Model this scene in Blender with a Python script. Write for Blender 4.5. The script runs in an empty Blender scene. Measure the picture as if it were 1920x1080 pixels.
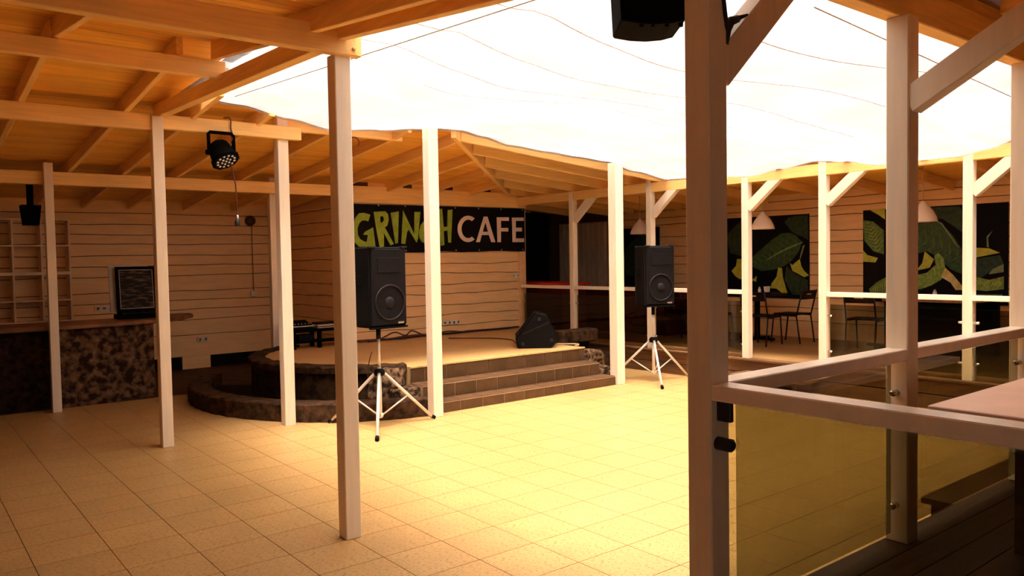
import bpy, bmesh, math, random
from mathutils import Vector, Matrix
from mathutils.geometry import tessellate_polygon
random.seed(7)
SC = bpy.context.scene
COL = SC.collection
# ------------------------------------------------------------------ camera
# building axes: X runs along the stage front, Y runs from the deck to the stage, Z up
YAW, PITCH, ROLL, CAM_H = math.radians(38.49), math.radians(-2.18), math.radians(-0.98), 1.727
_fwd = Vector((math.sin(YAW) * math.cos(PITCH), math.cos(YAW) * math.cos(PITCH), math.sin(PITCH)))
_r0 = Vector((math.cos(YAW), -math.sin(YAW), 0))
_u0 = _r0.cross(_fwd)
_r = _r0 * math.cos(ROLL) + _u0 * math.sin(ROLL)
_u = _u0 * math.cos(ROLL) - _r0 * math.sin(ROLL)
cam = bpy.data.cameras.new('camera')
cam.sensor_width = 36.0
cam.lens = 1477.0 / 1920.0 * 36.0
cam_o = bpy.data.objects.new('camera', cam)
COL.objects.link(cam_o)
cam_o.matrix_world = Matrix(((_r.x, _u.x, -_fwd.x, 0), (_r.y, _u.y, -_fwd.y, 0), (_r.z, _u.z, -_fwd.z, CAM_H), (0, 0, 0, 1)))
SC.camera = cam_o
# ------------------------------------------------------------------ sky, sun, exposure
W = bpy.data.worlds.new('sky'); SC.world = W; W.use_nodes = True
_n = W.node_tree.nodes; _l = W.node_tree.links
_bg = _n['Background']
_bg.inputs[0].default_value = (1.0, 0.95, 0.88, 1)
_bg.inputs[1].default_value = 0.9
sun = bpy.data.lights.new('sun', 'SUN'); sun.energy = 9.5; sun.angle = 0.02; sun.color = (1.0, 0.93, 0.855)
sun_o = bpy.data.objects.new('sun', sun); COL.objects.link(sun_o)
sun_o.rotation_euler = Vector((0.22, 0.26, -0.94)).to_track_quat('-Z', 'Y').to_euler()
SC.view_settings.view_transform = 'Standard'
SC.view_settings.look = 'None'
SC.view_settings.gamma = 1.0
SC.view_settings.use_curve_mapping = False
SC.view_settings.exposure = 1.55
SC.cycles.diffuse_bounces = 6
# ------------------------------------------------------------------ materials
def lin(c):
    return tuple(((v / 255) / 12.92 if v <= 10 else (((v / 255) + .055) / 1.055) ** 2.4) for v in c)
MATS = {}
def mat(name, col, rough=.6, var=.12, scale=6.0, stretch=(1, 1, 1), bump=0.0, metal=0.0, vary=0.0, col2=None, detail=4.0, spec=.4, fac=(.35, .65)):
    m = bpy.data.materials.new(name); m.use_nodes = True
    nt = m.node_tree; N = nt.nodes; L = nt.links
    b = N['Principled BSDF']
    b.inputs['Roughness'].default_value = rough
    b.inputs['Metallic'].default_value = metal
    b.inputs['Specular IOR Level'].default_value = spec
    tc = N.new('ShaderNodeTexCoord'); mp = N.new('ShaderNodeMapping'); mp.inputs['Scale'].default_value = stretch
    nz = N.new('ShaderNodeTexNoise'); nz.inputs['Scale'].default_value = scale; nz.inputs['Detail'].default_value = detail
    cr = N.new('ShaderNodeValToRGB')
    if col2 is None:
        a = tuple(max(0, v * (1 - var)) for v in col); c = tuple(min(1, v * (1 + var)) for v in col)
    else:
        a, c = col, col2
    cr.color_ramp.elements[0].position = fac[0]; cr.color_ramp.elements[0].color = (*a, 1)
    cr.color_ramp.elements[1].position = fac[1]; cr.color_ramp.elements[1].color = (*c, 1)
    L.new(tc.outputs['Object'], mp.inputs[0]); 
    if vary > 0:
        oi = N.new('ShaderNodeObjectInfo')
        ml = N.new('ShaderNodeVectorMath'); ml.operation = 'ADD'
        sc = N.new('ShaderNodeVectorMath'); sc.operation = 'SCALE'; sc.inputs['Scale'].default_value = 37.0
        cb = N.new('ShaderNodeCombineXYZ')
        L.new(oi.outputs['Random'], cb.inputs[0]); L.new(oi.outputs['Random'], cb.inputs[1]); L.new(cb.outputs[0], sc.inputs[0])
        L.new(mp.outputs[0], ml.inputs[0]); L.new(sc.outputs[0], ml.inputs[1]); L.new(ml.outputs[0], nz.inputs['Vector'])
        hs = N.new('ShaderNodeHueSaturation')
        mr = N.new('ShaderNodeMapRange'); mr.inputs['To Min'].default_value = 1 - vary; mr.inputs['To Max'].default_value = 1 + vary
        L.new(oi.outputs['Random'], mr.inputs['Value']); L.new(mr.outputs[0], hs.inputs['Value'])
        L.new(cr.outputs[0], hs.inputs['Color']); L.new(hs.outputs[0], b.inputs['Base Color'])
    else:
        L.new(mp.outputs[0], nz.inputs['Vector']); L.new(cr.outputs[0], b.inputs['Base Color'])
    L.new(nz.outputs['Fac'], cr.inputs['Fac'])
    if bump:
        bp = N.new('ShaderNodeBump'); bp.inputs['Strength'].default_value = bump; bp.inputs['Distance'].default_value = .02
        L.new(nz.outputs['Fac'], bp.inputs['Height']); L.new(bp.outputs[0], b.inputs['Normal'])
    MATS[name] = m
    return m
PAINT = (.84, .70, .53)
mat('post_paint', PAINT, .5, .04, 5, (6, 6, .6), .05)
mat('rail_paint', (.95, .82, .66), .22, .04, 5, (3, 3, 3), .03, spec=.55)
mat('beam_paint_x', (.92, .57, .19), .55, .07, 5, (.5, 9, 9), .05)
mat('beam_paint_y', (.92, .57, .19), .55, .07, 5, (9, .5, 9), .05)
mat('ceiling_board_x', (.94, .46, .07), .55, .16, 4, (.5, 16, 16), .08, vary=.10)
mat('ceiling_board_y', (.94, .46, .07), .55, .16, 4, (16, .5, 16), .08, vary=.10)
mat('roof_sheet', (.12, .05, .02), .9)
mat('siding', (.90, .56, .26), .6, .05, 3, (1, 1, 6), .05, vary=.035)
mat('siding_gap', (.10, .035, .012), .8)
mat('plain_wall', (.40, .24, .13), .7)
mat('unlit_wall', (.012, .008, .006), .8, spec=0.05)  # near-black colour stands in for the darkness at the rear of the deck
mat('black_base', (.012, .008, .006), .7, spec=0.05)
mat('grout', (.30, .155, .045), .9)
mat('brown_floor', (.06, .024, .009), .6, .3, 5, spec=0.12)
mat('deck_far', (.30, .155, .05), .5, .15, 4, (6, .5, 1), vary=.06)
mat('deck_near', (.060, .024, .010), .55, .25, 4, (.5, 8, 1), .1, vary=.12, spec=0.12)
mat('skirt_wood', (.13, .062, .025), .6, .25, 4, (.5, .5, 8), .1, vary=.08, spec=0.12)
mat('step_wood', (.12, .055, .022), .6, .25, 4, (1, 1, 6), .1, spec=0.12)
mat('step_tile', (.075, .036, .014), .35, .16, 7, vary=.10, spec=0.25)
mat('tread_tile', (.11, .055, .026), .35, .14, 7, vary=.06, spec=0.25)
mat('step_grout', (.34, .20, .095), .8)
mat('dark_stone', (.014, .006, .003), .75, .5, 9, bump=.8, col2=(.05, .024, .011), detail=8, spec=0.06)
mat('rim_stone', (.018, .008, .0035), .7, .5, 13, bump=.7, col2=(.075, .036, .016), detail=8, spec=0.08)
mat('rough_stone', (.018, .008, .004), .7, .5, 15, bump=1.0, col2=(.26, .15, .075), detail=9, fac=(.42, .68), spec=0.08)
mat('bar_stone', (.022, .007, .003), .7, .5, 12, bump=.6, col2=(.27, .145, .07), detail=12, fac=(.42, .80), spec=0.08)
mat('bar_dark', (.006, .003, .002), .8, .5, 15, bump=.5, col2=(.028, .012, .006), detail=8, spec=0.05)
mat('counter_wood', (.14, .05, .018), .45, .3, 6, (.6, 5, 1), .1, col2=(.25, .10, .035))
mat('black_plastic', (.0025, .002, .002), .55, .2, 20, spec=.10)
mat('black_matte', (.002, .0016, .0016), .85, .2, 20, spec=.06)
mat('speaker_grille', (.005, .003, .003), .65, .35, 160, bump=.4, spec=.10)
mat('cone_ring', (.013, .009, .009), .5, .15, 10, spec=.15)
mat('silver', (.62, .58, .54), .3, .08, 10, metal=.85)
mat('stand_paint', (.74, .66, .56), .35, .06, 10, metal=.2)
mat('chrome', (.7, .68, .65), .15, .05, 5, metal=1.0)
mat('white_plastic', (.78, .68, .56), .5, .05, 5)
mat('shelf_paint', (.85, .62, .40), .55, .1, 5)
mat('banner_black', (.005, .0035, .003), .7, .25, 4, spec=.12)
mat('letter_lime', (.30, .42, .03), .6, .14, 14)
mat('letter_pale', (.80, .64, .54), .6, .04, 6)
mat('leaf_dark', (.012, .026, .008), .6, .4, 16, col2=(.030, .060, .016))
mat('leaf_green', (.022, .052, .012), .6, .4, 18, col2=(.05, .10, .022))
mat('leaf_mid', (.07, .14, .02), .6, .35, 22, col2=(.16, .24, .05))
mat('leaf_bright', (.15, .26, .03), .6, .3, 22, col2=(.34, .44, .09))
mat('leaf_lime', (.42, .44, .03), .6, .2, 14, col2=(.60, .56, .06))
mat('leaf_yellow', (.62, .45, .08), .6, .2, 12, col2=(.78, .66, .28))
mat('leaf_vein', (.22, .28, .12), .6, .2, 12)
mat('red_top', (.60, .03, .014), .4, .15, 5)
mat('maroon', (.07, .009, .005), .5, .3, 4, spec=0.12)
mat('metal_dark', (.02, .006, .004), .4, .2, 10, spec=0.25)
mat('table_dark', (.010, .004, .003), .45, .3, 6, spec=0.12)
mat('table_pink', (.86, .52, .35), .42, .06, 5)
mat('shade_white', (.72, .58, .46), .5, .04, 5)
mat('cord_red', (.12, .03, .018), .6, .2, 5)
mat('cord_black', (.01, .009, .009), .6, .2, 5)
mat('cord_pale', (.45, .30, .18), .6, .1, 5)
mat('frame_pale', (.55, .42, .30), .5, .1, 6)
mat('picture_print', (.010, .005, .003), .6, .4, 7, (1, 1, 7), col2=(.24, .17, .10), fac=(.50, .80), spec=.15)
mat('door_beige', (.62, .44, .30), .6, .15, 4, (3, 3, .5))
mat('lamp_lens', (.85, .75, .68), .2, .05, 5)
mat('steel_wire', (.50, .40, .32), .4, .05, 5)
mat('cloth_seam', (.92, .78, .72), .8, .1, 6, spec=.05)
mat('rust_end', (.62, .36, .10), .6, .25, 14, bump=.2)
# floor tile: speckled beige ceramic
def tile_mat(name, base, fleck, rough):
    m = mat(name, base, rough, .06, 2.5, vary=.035, spec=.5)
    nt = m.node_tree; N = nt.nodes; L = nt.links; b = N['Principled BSDF']
    src = b.inputs['Base Color'].links[0].from_socket
    tc = N.new('ShaderNodeTexCoord'); mp = N.new('ShaderNodeMapping'); mp.inputs['Scale'].default_value = (1, 1.9, 1)
    mp.inputs['Rotation'].default_value = (0, 0, .6)
    v = N.new('ShaderNodeTexNoise'); v.inputs['Scale'].default_value = 42; v.inputs['Detail'].default_value = 2.5
    r = N.new('ShaderNodeValToRGB'); r.color_ramp.elements[0].position = .54; r.color_ramp.elements[0].color = (0, 0, 0, 1)
    r.color_ramp.elements[1].position = .67; r.color_ramp.elements[1].color = (1, 1, 1, 1)
    mx = N.new('ShaderNodeMixRGB'); mx.inputs['Color2'].default_value = (*fleck, 1)
    L.new(tc.outputs['Object'], mp.inputs[0]); L.new(mp.outputs[0], v.inputs['Vector']); L.new(v.outputs['Fac'], r.inputs['Fac'])
    L.new(r.outputs[0], mx.inputs['Fac']); L.new(src, mx.inputs['Color1']); L.new(mx.outputs[0], b.inputs['Base Color'])
    return m
tile_mat('floor_tile', (.50, .295, .105), (.29, .145, .036), .42)
tile_mat('stage_tile', (.64, .38, .14), (.46, .24, .075), .5)
# translucent white cloth
def cloth_mat():
    m = bpy.data.materials.new('cloth'); m.use_nodes = True
    nt = m.node_tree; N = nt.nodes; L = nt.links
    N.remove(N['Principled BSDF'])
    d = N.new('ShaderNodeBsdfDiffuse'); t = N.new('ShaderNodeBsdfTranslucent'); mx = N.new('ShaderNodeMixShader')
    tc = N.new('ShaderNodeTexCoord'); nz = N.new('ShaderNodeTexNoise'); nz.inputs['Scale'].default_value = 1.2; nz.inputs['Detail'].default_value = 3
    cr = N.new('ShaderNodeValToRGB'); cr.color_ramp.elements[0].position = .3; cr.color_ramp.elements[0].color = (.84, .74, .69, 1)
    cr.color_ramp.elements[1].position = .6; cr.color_ramp.elements[1].color = (.92, .86, .83, 1)
    L.new(tc.outputs['Object'], nz.inputs['Vector']); L.new(nz.outputs['Fac'], cr.inputs['Fac'])
    L.new(cr.outputs[0], d.inputs[0]); L.new(cr.outputs[0], t.inputs[0])
    mx.inputs[0].default_value = .55
    L.new(d.outputs[0], mx.inputs[1]); L.new(t.outputs[0], mx.inputs[2])
    # part of the light goes through the weave with a strong forward lobe
    rf = N.new('ShaderNodeBsdfRefraction'); rf.inputs['Roughness'].default_value = .9; rf.inputs['IOR'].default_value = 1.3; rf.inputs[0].default_value = (.96, .92, .905, 1)
    m2 = N.new('ShaderNodeMixShader'); m2.inputs[0].default_value = .77
    L.new(mx.outputs[0], m2.inputs[1]); L.new(rf.outputs[0], m2.inputs[2]); L.new(m2.outputs[0], N['Material Output'].inputs[0])
    MATS['cloth'] = m
cloth_mat()
def glass_mat(name, tint, gloss):
    m = bpy.data.materials.new(name); m.use_nodes = True
    nt = m.node_tree; N = nt.nodes; L = nt.links
    N.remove(N['Principled BSDF'])
    t = N.new('ShaderNodeBsdfTransparent'); t.inputs[0].default_value = (*tint, 1)
    g = N.new('ShaderNodeBsdfGlossy'); g.inputs['Roughness'].default_value = .03; g.inputs[0].default_value = (.9, .9, .9, 1)
    fr = N.new('ShaderNodeFresnel'); fr.inputs[0].default_value = gloss
    mx = N.new('ShaderNodeMixShader')
    ge = N.new('ShaderNodeNewGeometry'); iv = N.new('ShaderNodeMath'); iv.operation = 'SUBTRACT'; iv.inputs[0].default_value = 1.0
    mu = N.new('ShaderNodeMath'); mu.operation = 'MULTIPLY'
    L.new(ge.outputs['Backfacing'], iv.inputs[1]); L.new(iv.outputs[0], mu.inputs[0]); L.new(fr.outputs[0], mu.inputs[1])
    L.new(mu.outputs[0], mx.inputs[0]); L.new(t.outputs[0], mx.inputs[1]); L.new(g.outputs[0], mx.inputs[2])
    L.new(mx.outputs[0], N['Material Output'].inputs[0])
    MATS[name] = m
glass_mat('tinted_glass', (.58, .56, .45), 1.4)
glass_mat('clear_glass', (.96, .97, .96), 1.3)
# ------------------------------------------------------------------ mesh helpers
class MB:
    def __init__(s): s.v = []; s.f = []; s.sm = []
    def add(s, vs, fs, smooth=False):
        o = len(s.v); s.v += [tuple(p) for p in vs]
        for f in fs: s.f.append(tuple(i + o for i in f)); s.sm.append(smooth)
        return s
    def box(s, x0, x1, y0, y1, z0, z1):
        vs = [(x, y, z) for z in (z0, z1) for y in (y0, y1) for x in (x0, x1)]
        return s.add(vs, [(0, 2, 3, 1), (4, 5, 7, 6), (0, 1, 5, 4), (2, 6, 7, 3), (0, 4, 6, 2), (1, 3, 7, 5)])
    def bar(s, a, b, w, h, up=(0, 0, 1)):
        a = Vector(a); b = Vector(b); d = (b - a).normalized(); up = Vector(up)
        x = d.cross(up).normalized(); y = x.cross(d)
        vs = [p + x * (i * w / 2) + y * (j * h / 2) for p in (a, b) for j in (-1, 1) for i in (-1, 1)]
        return s.add(vs, [(0, 1, 3, 2), (4, 6, 7, 5), (0, 4, 5, 1), (2, 3, 7, 6), (0, 2, 6, 4), (1, 5, 7, 3)])
    def tube(s, pts, r, n=8, r2=None):
        pts = [Vector(p) for p in pts]; rings = []; up = Vector((0, 0, 1))
        prev = None
        for i, p in enumerate(pts):
            d = (pts[min(i + 1, len(pts) - 1)] - pts[max(i - 1, 0)]).normalized()
            if prev is None:
                x = d.cross(up)
                if x.length < 1e-3: x = d.cross(Vector((1, 0, 0)))
            else:
                x = prev - d * prev.dot(d)
            x.normalize(); prev = x; y = d.cross(x)
            rr = r if r2 is None else r + (r2 - r) * i / (len(pts) - 1)
            rings.append([p + x * (rr * math.cos(2 * math.pi * k / n)) + y * (rr * math.sin(2 * math.pi * k / n)) for k in range(n)])
        o = []
        for q in rings: o += q
        fs = []
        for i in range(len(pts) - 1):
            for k in range(n):
                fs.append((i * n + k, i * n + (k + 1) % n, (i + 1) * n + (k + 1) % n, (i + 1) * n + k))
        s.add(o, fs, True)
        L0 = len(s.v) - len(o)
        s.f.append(tuple(L0 + k for k in range(n))[::-1]); s.sm.append(False)
        s.f.append(tuple(L0 + (len(pts) - 1) * n + k for k in range(n))); s.sm.append(False)
        return s
    def lathe(s, prof, c, axis=(0, 0, 1), n=20, cap=True):
        ax = Vector(axis).normalized(); x = ax.cross(Vector((0, 1, 0)))
        if x.length < 1e-3: x = ax.cross(Vector((1, 0, 0)))
        x.normalize(); y = ax.cross(x); c = Vector(c); o = []
        for r, h in prof:
            o += [c + ax * h + x * (r * math.cos(2 * math.pi * k / n)) + y * (r * math.sin(2 * math.pi * k / n)) for k in range(n)]
        fs = []
        for i in range(len(prof) - 1):
            for k in range(n):
                fs.append((i * n + k, i * n + (k + 1) % n, (i + 1) * n + (k + 1) % n, (i + 1) * n + k))
        s.add(o, fs, True)
        if cap:
            L0 = len(s.v) - len(o)
            s.f.append(tuple(L0 + k for k in range(n))[::-1]); s.sm.append(False)
            s.f.append(tuple(L0 + (len(prof) - 1) * n + k for k in range(n))); s.sm.append(False)
        return s
    def prism(s, poly, z0, z1):
        n = len(poly)
        s.add([(x, y, z0) for x, y in poly] + [(x, y, z1) for x, y in poly],
              [tuple(range(n))[::-1], tuple(range(n, 2 * n))] + [(i, (i + 1) % n, n + (i + 1) % n, n + i) for i in range(n)])
        return s
    def plate(s, loops, f3, d):
        """flat shape (outer loop plus holes) swept by vector d; f3 maps 2-D to 3-D"""
        P = [[Vector((x, y, 0)) for x, y in lp] for lp in loops]
        flat = [p for lp in loops for p in lp]
        tr = tessellate_polygon(P)
        n = len(flat); a = [Vector(f3(x, y)) for x, y in flat]; d = Vector(d)
        fs = [tuple(t) for t in tr] + [tuple(i + n for i in t)[::-1] for t in tr]
        o = 0
        for lp in loops:
            k = len(lp)
            fs += [(o + i, o + (i + 1) % k, n + o + (i + 1) % k, n + o + i) for i in range(k)]
            o += k
        return s.add(a + [p + d for p in a], fs)
ORG = {}
def mesh_of(name, mb, m, org):
    me = bpy.data.meshes.new(name)
    me.from_pydata([(v[0] - org[0], v[1] - org[1], v[2] - org[2]) for v in mb.v], [], mb.f)
    me.polygons.foreach_set('use_smooth', mb.sm)
    me.materials.append(MATS[m]); me.update()
    return me
def fixn(me):
    bm = bmesh.new(); bm.from_mesh(me); bmesh.ops.recalc_face_normals(bm, faces=bm.faces); bm.to_mesh(me); bm.free()
def part(name, mb, m, parent=None, local=False, bevel=0, label=None, fix=True):
    """one mesh object; vertices are in building coordinates unless local"""
    if parent is None:
        xs = [v[0] for v in mb.v]; ys = [v[1] for v in mb.v]; zs = [v[2] for v in mb.v]
        org = Vector(((min(xs) + max(xs)) / 2, (min(ys) + max(ys)) / 2, min(zs)))
    else:
        org = Vector((0, 0, 0)) if local else ORG[parent.name]
    me = mesh_of(name, mb, m, org)
    if fix: fixn(me)
    o = bpy.data.objects.new(name, me); COL.objects.link(o)
    if parent is None:
        o.location = org; ORG[o.name] = org
    else:
        o.parent = parent; ORG[o.name] = org
    if bevel:
        b = o.modifiers.new('bevel', 'BEVEL'); b.width = bevel; b.segments = 1; b.limit_method = 'ANGLE'
    if label: o['label'] = label
    return o
def tag(o, label, cat, group=None):
    o['label'] = label; o['category'] = cat
    if group: o['group'] = group
    return o
def struct(o): o['kind'] = 'structure'; return o
def thing(name, loc, label, cat, group=None, rz=0.0):
    o = bpy.data.objects.new(name, None); COL.objects.link(o)
    o.location = loc; o.rotation_euler = (0, 0, rz); o.empty_display_size = .1
    ORG[o.name] = Vector(loc)
    return tag(o, label, cat, group)
def copy_thing(src, loc, rz, label):
    c = src.copy(); COL.objects.link(c); c.location = loc; c.rotation_euler = (0, 0, rz); c['label'] = label
    for ch in [o for o in bpy.data.objects if o.parent == src]:
        k = ch.copy(); COL.objects.link(k); k.parent = c
        for g in [o for o in bpy.data.objects if o.parent == ch]:
            q = g.copy(); COL.objects.link(q); q.parent = k
    return c
def wave(x, ph): return .5 * math.sin(2.1 * x + ph) + .3 * math.sin(5.3 * x + 2.3 * ph) + .2 * math.sin(11.7 * x + 3.1 * ph)
LET= {"G":[[5.936,2.437],[5.9,2.334],[5.844,2.348],[5.787,2.34],[5.745,2.303],[5.711,2.222],[5.716,2.121],[5.755,2.055],[5.827,2.019],[5.867,2.019],[5.887,2.122],[5.805,2.128],[5.839,2.173],[5.98,2.24],[5.994,2.122],[6.014,1.945],[5.735,1.939],[5.657,2.005],[5.62,2.12],[5.632,2.265],[5.675,2.381],[5.741,2.455],[5.83,2.464]],"R":[[5.995,2.483],[6.204,2.498],[6.249,2.451],[6.26,2.362],[6.232,2.272],[6.189,2.242],[6.344,1.981],[6.283,1.959],[6.17,2.153],[6.164,1.944],[6.088,1.93],[6.037,2.196],[6.016,2.343]],"Rh":[[6.109,2.411],[6.16,2.42],[6.175,2.361],[6.132,2.308],[6.111,2.33]],"I":[[6.297,2.475],[6.447,2.501],[6.418,1.996],[6.37,1.989]],"N":[[6.522,2.525],[6.724,2.141],[6.736,2.5],[6.849,2.502],[6.793,2.065],[6.765,2.003],[6.619,2.216],[6.592,2.17],[6.552,1.981],[6.479,1.988]],"C":[[6.899,2.342],[6.844,2.28],[6.814,2.172],[6.821,2.08],[6.864,2.011],[6.972,1.987],[7.047,2.049],[7.039,2.096],[6.975,2.08],[6.93,2.126],[6.923,2.219],[6.952,2.281],[7.016,2.266],[7.063,2.313],[7.0,2.359]],"H":[[7.176,2.556],[7.273,2.564],[7.298,2.262],[7.369,2.27],[7.382,2.546],[7.481,2.556],[7.439,2.002],[7.382,2.006],[7.368,2.207],[7.296,2.191],[7.305,1.963],[7.234,1.948]],"c":[[7.934,2.415],[7.885,2.444],[7.829,2.458],[7.771,2.458],[7.715,2.442],[7.665,2.412],[7.623,2.37],[7.594,2.319],[7.578,2.262],[7.576,2.204],[7.59,2.147],[7.617,2.097],[7.656,2.056],[7.705,2.027],[7.761,2.012],[7.818,2.012],[7.875,2.028],[7.926,2.058],[7.872,2.103],[7.839,2.086],[7.804,2.078],[7.768,2.08],[7.734,2.092],[7.705,2.113],[7.681,2.141],[7.665,2.176],[7.657,2.214],[7.658,2.253],[7.668,2.292],[7.686,2.326],[7.711,2.355],[7.741,2.377],[7.775,2.389],[7.811,2.392],[7.846,2.385],[7.878,2.368]],"A":[[7.957,2.01],[8.128,2.45],[8.21,2.452],[8.371,2.009],[8.282,2.01],[8.233,2.133],[8.08,2.132],[8.037,2.01]],"Ah":[[8.102,2.189],[8.214,2.19],[8.163,2.353]],"F":[[8.41,2.444],[8.684,2.449],[8.682,2.386],[8.505,2.383],[8.502,2.258],[8.665,2.26],[8.663,2.198],[8.5,2.197],[8.496,2.009],[8.417,2.009]],"E":[[8.75,2.445],[9.022,2.45],[9.021,2.391],[8.839,2.388],[8.837,2.267],[8.978,2.268],[8.977,2.201],[8.835,2.199],[8.833,2.076],[9.023,2.077],[9.021,2.009],[8.756,2.009]]}
P1= {"g0":[[8.074,1.656],[7.966,1.74],[7.81,1.855],[7.657,1.968],[7.488,2.062],[7.342,2.065],[7.233,2.021],[7.109,1.904],[7.181,1.744],[7.289,1.615],[7.435,1.518],[7.659,1.452],[7.889,1.435],[8.046,1.503]],"v0":[[7.773,1.628],[7.545,1.75],[7.361,1.829],[7.109,1.912],[7.1,1.896],[7.343,1.804],[7.527,1.733],[7.763,1.611]],"l0":[[7.556,1.493],[7.482,1.485],[7.464,1.32],[7.382,1.066],[7.493,1.072],[7.586,1.136],[7.699,1.142],[7.679,1.226],[7.585,1.336]],"l1":[[7.154,1.63],[7.128,1.517],[7.075,1.436],[6.991,1.364],[7.076,1.332],[7.2,1.396],[7.29,1.436],[7.334,1.567],[7.289,1.534]],"v1":[[7.074,1.863],[7.101,1.839],[7.154,1.647],[7.142,1.63],[7.062,1.855]],"l2":[[8.367,1.642],[8.184,1.64],[8.186,1.314],[8.308,1.287],[8.41,1.346],[8.482,1.433],[8.388,1.521]],"l3":[[8.067,1.272],[7.968,1.35],[7.978,1.247]],"d0":[[7.432,2.241],[7.287,2.071],[7.198,2.02],[7.109,2.001],[7.004,1.933],[7.011,2.341],[7.196,2.335],[7.359,2.319]],"d1":[[8.592,2.066],[8.28,2.314],[8.285,1.693],[8.511,1.749]],"d2":[[7.399,1.518],[7.29,1.42],[7.111,1.323],[7.014,1.292],[7.006,1.035],[7.291,1.044],[7.436,1.287]]}
P2= {"l0":[[5.974,2.354],[5.752,2.374],[5.752,2.208],[5.849,2.28]],"l1":[[6.085,1.749],[6.02,1.68],[5.855,1.633],[5.894,1.567],[6.085,1.579]],"m0":[[5.997,1.161],[5.882,1.264],[5.742,1.344],[5.658,1.355],[5.658,1.112],[5.974,1.105]],"g0":[[5.659,2.105],[5.283,2.132],[5.108,2.188],[4.946,2.117],[4.787,1.923],[4.689,1.755],[4.65,1.61],[4.649,1.384],[4.824,1.466],[5.025,1.656],[5.147,1.722],[5.441,1.662],[5.681,1.775]],"v0":[[5.118,2.199],[4.946,2.096],[4.728,1.766],[4.718,1.776],[4.936,2.116],[5.108,2.213]],"d0":[[5.18,2.348],[4.711,2.337],[4.633,2.205],[4.632,1.939],[4.787,2.068],[4.926,2.168],[5.108,2.23]],"b0":[[5.44,1.335],[5.292,1.38],[5.146,1.413],[5.024,1.529],[5.045,1.657],[4.984,1.694],[4.914,1.613],[4.893,1.466],[4.943,1.319],[5.084,1.232],[5.228,1.176],[5.397,1.173]],"l2":[[5.174,1.722],[5.045,1.604],[5.105,1.487],[5.292,1.444],[5.209,1.552]],"y0":[[4.894,1.487],[4.785,1.383],[4.658,1.219],[4.667,1.177],[4.754,1.175],[4.823,1.278],[4.943,1.35]],"l3":[[4.555,1.763],[4.332,1.748],[4.195,1.685],[4.555,1.613]],"v1":[[4.287,1.987],[4.36,1.909],[4.359,1.768],[4.332,1.758],[4.342,1.889]],"d1":[[4.554,1.599],[4.195,1.655],[4.15,1.526],[4.194,1.506],[4.44,1.344],[4.553,1.364]],"b1":[[4.591,1.353],[4.5,1.36],[4.329,1.321],[4.149,1.367],[4.148,1.198],[4.365,1.167],[4.591,1.189]],"p0":[[4.33,1.396],[4.284,1.466],[4.15,1.536],[4.149,1.427]],"m1":[[4.514,1.119],[4.165,1.128],[4.164,1.018],[4.514,0.996]],"m2":[[6.089,2.214],[5.928,2.183],[5.77,2.043],[5.769,1.688],[5.928,1.735],[6.066,1.896]]}
# ================================================================== THE SETTING
D = .345            # deck height above the tiled floor
ST = .475           # stage height
def zr(t): return 3.27 - .095 * (t - 6.15) if t > 6.15 else 3.27 - .115 * (6.15 - t)   # underside of the rafters, stage and bar roof
def zs(s): return 3.12 - .0897 * (s - 5.53)                                              # underside of the rafters, deck roof
def hip_s(t): return 5.53 + (t - 7.9) * 1.037
def hip_t(s): return 7.9 + (s - 5.53) / 1.037
# ---- tiled floor
floor = struct(part('floor', MB().box(-3, 8.95, -2, 10.85, -.12, -.006), 'grout'))
TS = .4; S0 = .21; T0 = 5.223
def cam_px(p):
    w = Vector(p) - Vector((0, 0, CAM_H)); d = w.dot(_fwd)
    if d < .3: return None
    return 960 + 1477 * w.dot(_r) / d, 540 - 1477 * w.dot(_u) / d, d
tiles = []
i0 = int(math.floor((-3 - S0) / TS)); i1 = int(math.ceil((8.95 - S0) / TS))
j0 = int(math.floor((-2 - T0) / TS)); j1 = int(math.ceil((10.85 - T0) / TS))
def under_stage(s, t):
    if (s - 5.3) ** 2 + (t - 9.6) ** 2 < 1.9 ** 2 and s < 5.4: return True
    return s > 4.95 and t > 7.7 and s < 7.4
for i in range(i0, i1):
    for j in range(j0, j1):
        a0 = max(-3, S0 + i * TS); a1 = min(8.93, S0 + (i + 1) * TS); b0 = max(-2, T0 + j * TS); b1 = min(10.85, T0 + (j + 1) * TS)
        if a1 - a0 < .03 or b1 - b0 < .03: continue
        c = ((a0 + a1) / 2, (b0 + b1) / 2)
        if under_stage(*c): continue
        q = cam_px((c[0], c[1], 0))
        vis = q is not None and -120 < q[0] < 2040 and q[1] < 1190
        hidden = c[0] > 2.3 and c[1] < 1.7            # below the near deck
        tiles.append((0 if vis and not hidden else 1, q[2] if q else 99, a0, a1, b0, b1))
tiles.sort()
cache = {}; rest = MB(); nt = 0
for vis, dist, a0, a1, b0, b1 in tiles:
    g = .0025
    if vis == 0 and nt < 300:
        w, h = round(a1 - a0, 3), round(b1 - b0, 3)
        if (w, h) not in cache:
            me = mesh_of('tile', MB().box(-w / 2 + g, w / 2 - g, -h / 2 + g, h / 2 - g, -.008, 0), 'floor_tile', (0, 0, 0)); fixn(me); cache[(w, h)] = me
        o = bpy.data.objects.new('tile', cache[(w, h)]); COL.objects.link(o); o.parent = floor
        o.location = Vector(((a0 + a1) / 2, (b0 + b1) / 2, 0)) - ORG['floor']; nt += 1
    else:
        rest.box(a0 + g, a1 - g, b0 + g, b1 - g, -.008, 0)
o = part('tile_field', rest, 'floor_tile', floor); o['kind'] = 'stuff'
struct(part('floor', MB().box(-3, 5.5, 10.85, 13.6, -.12, .004), 'brown_floor'))
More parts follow.
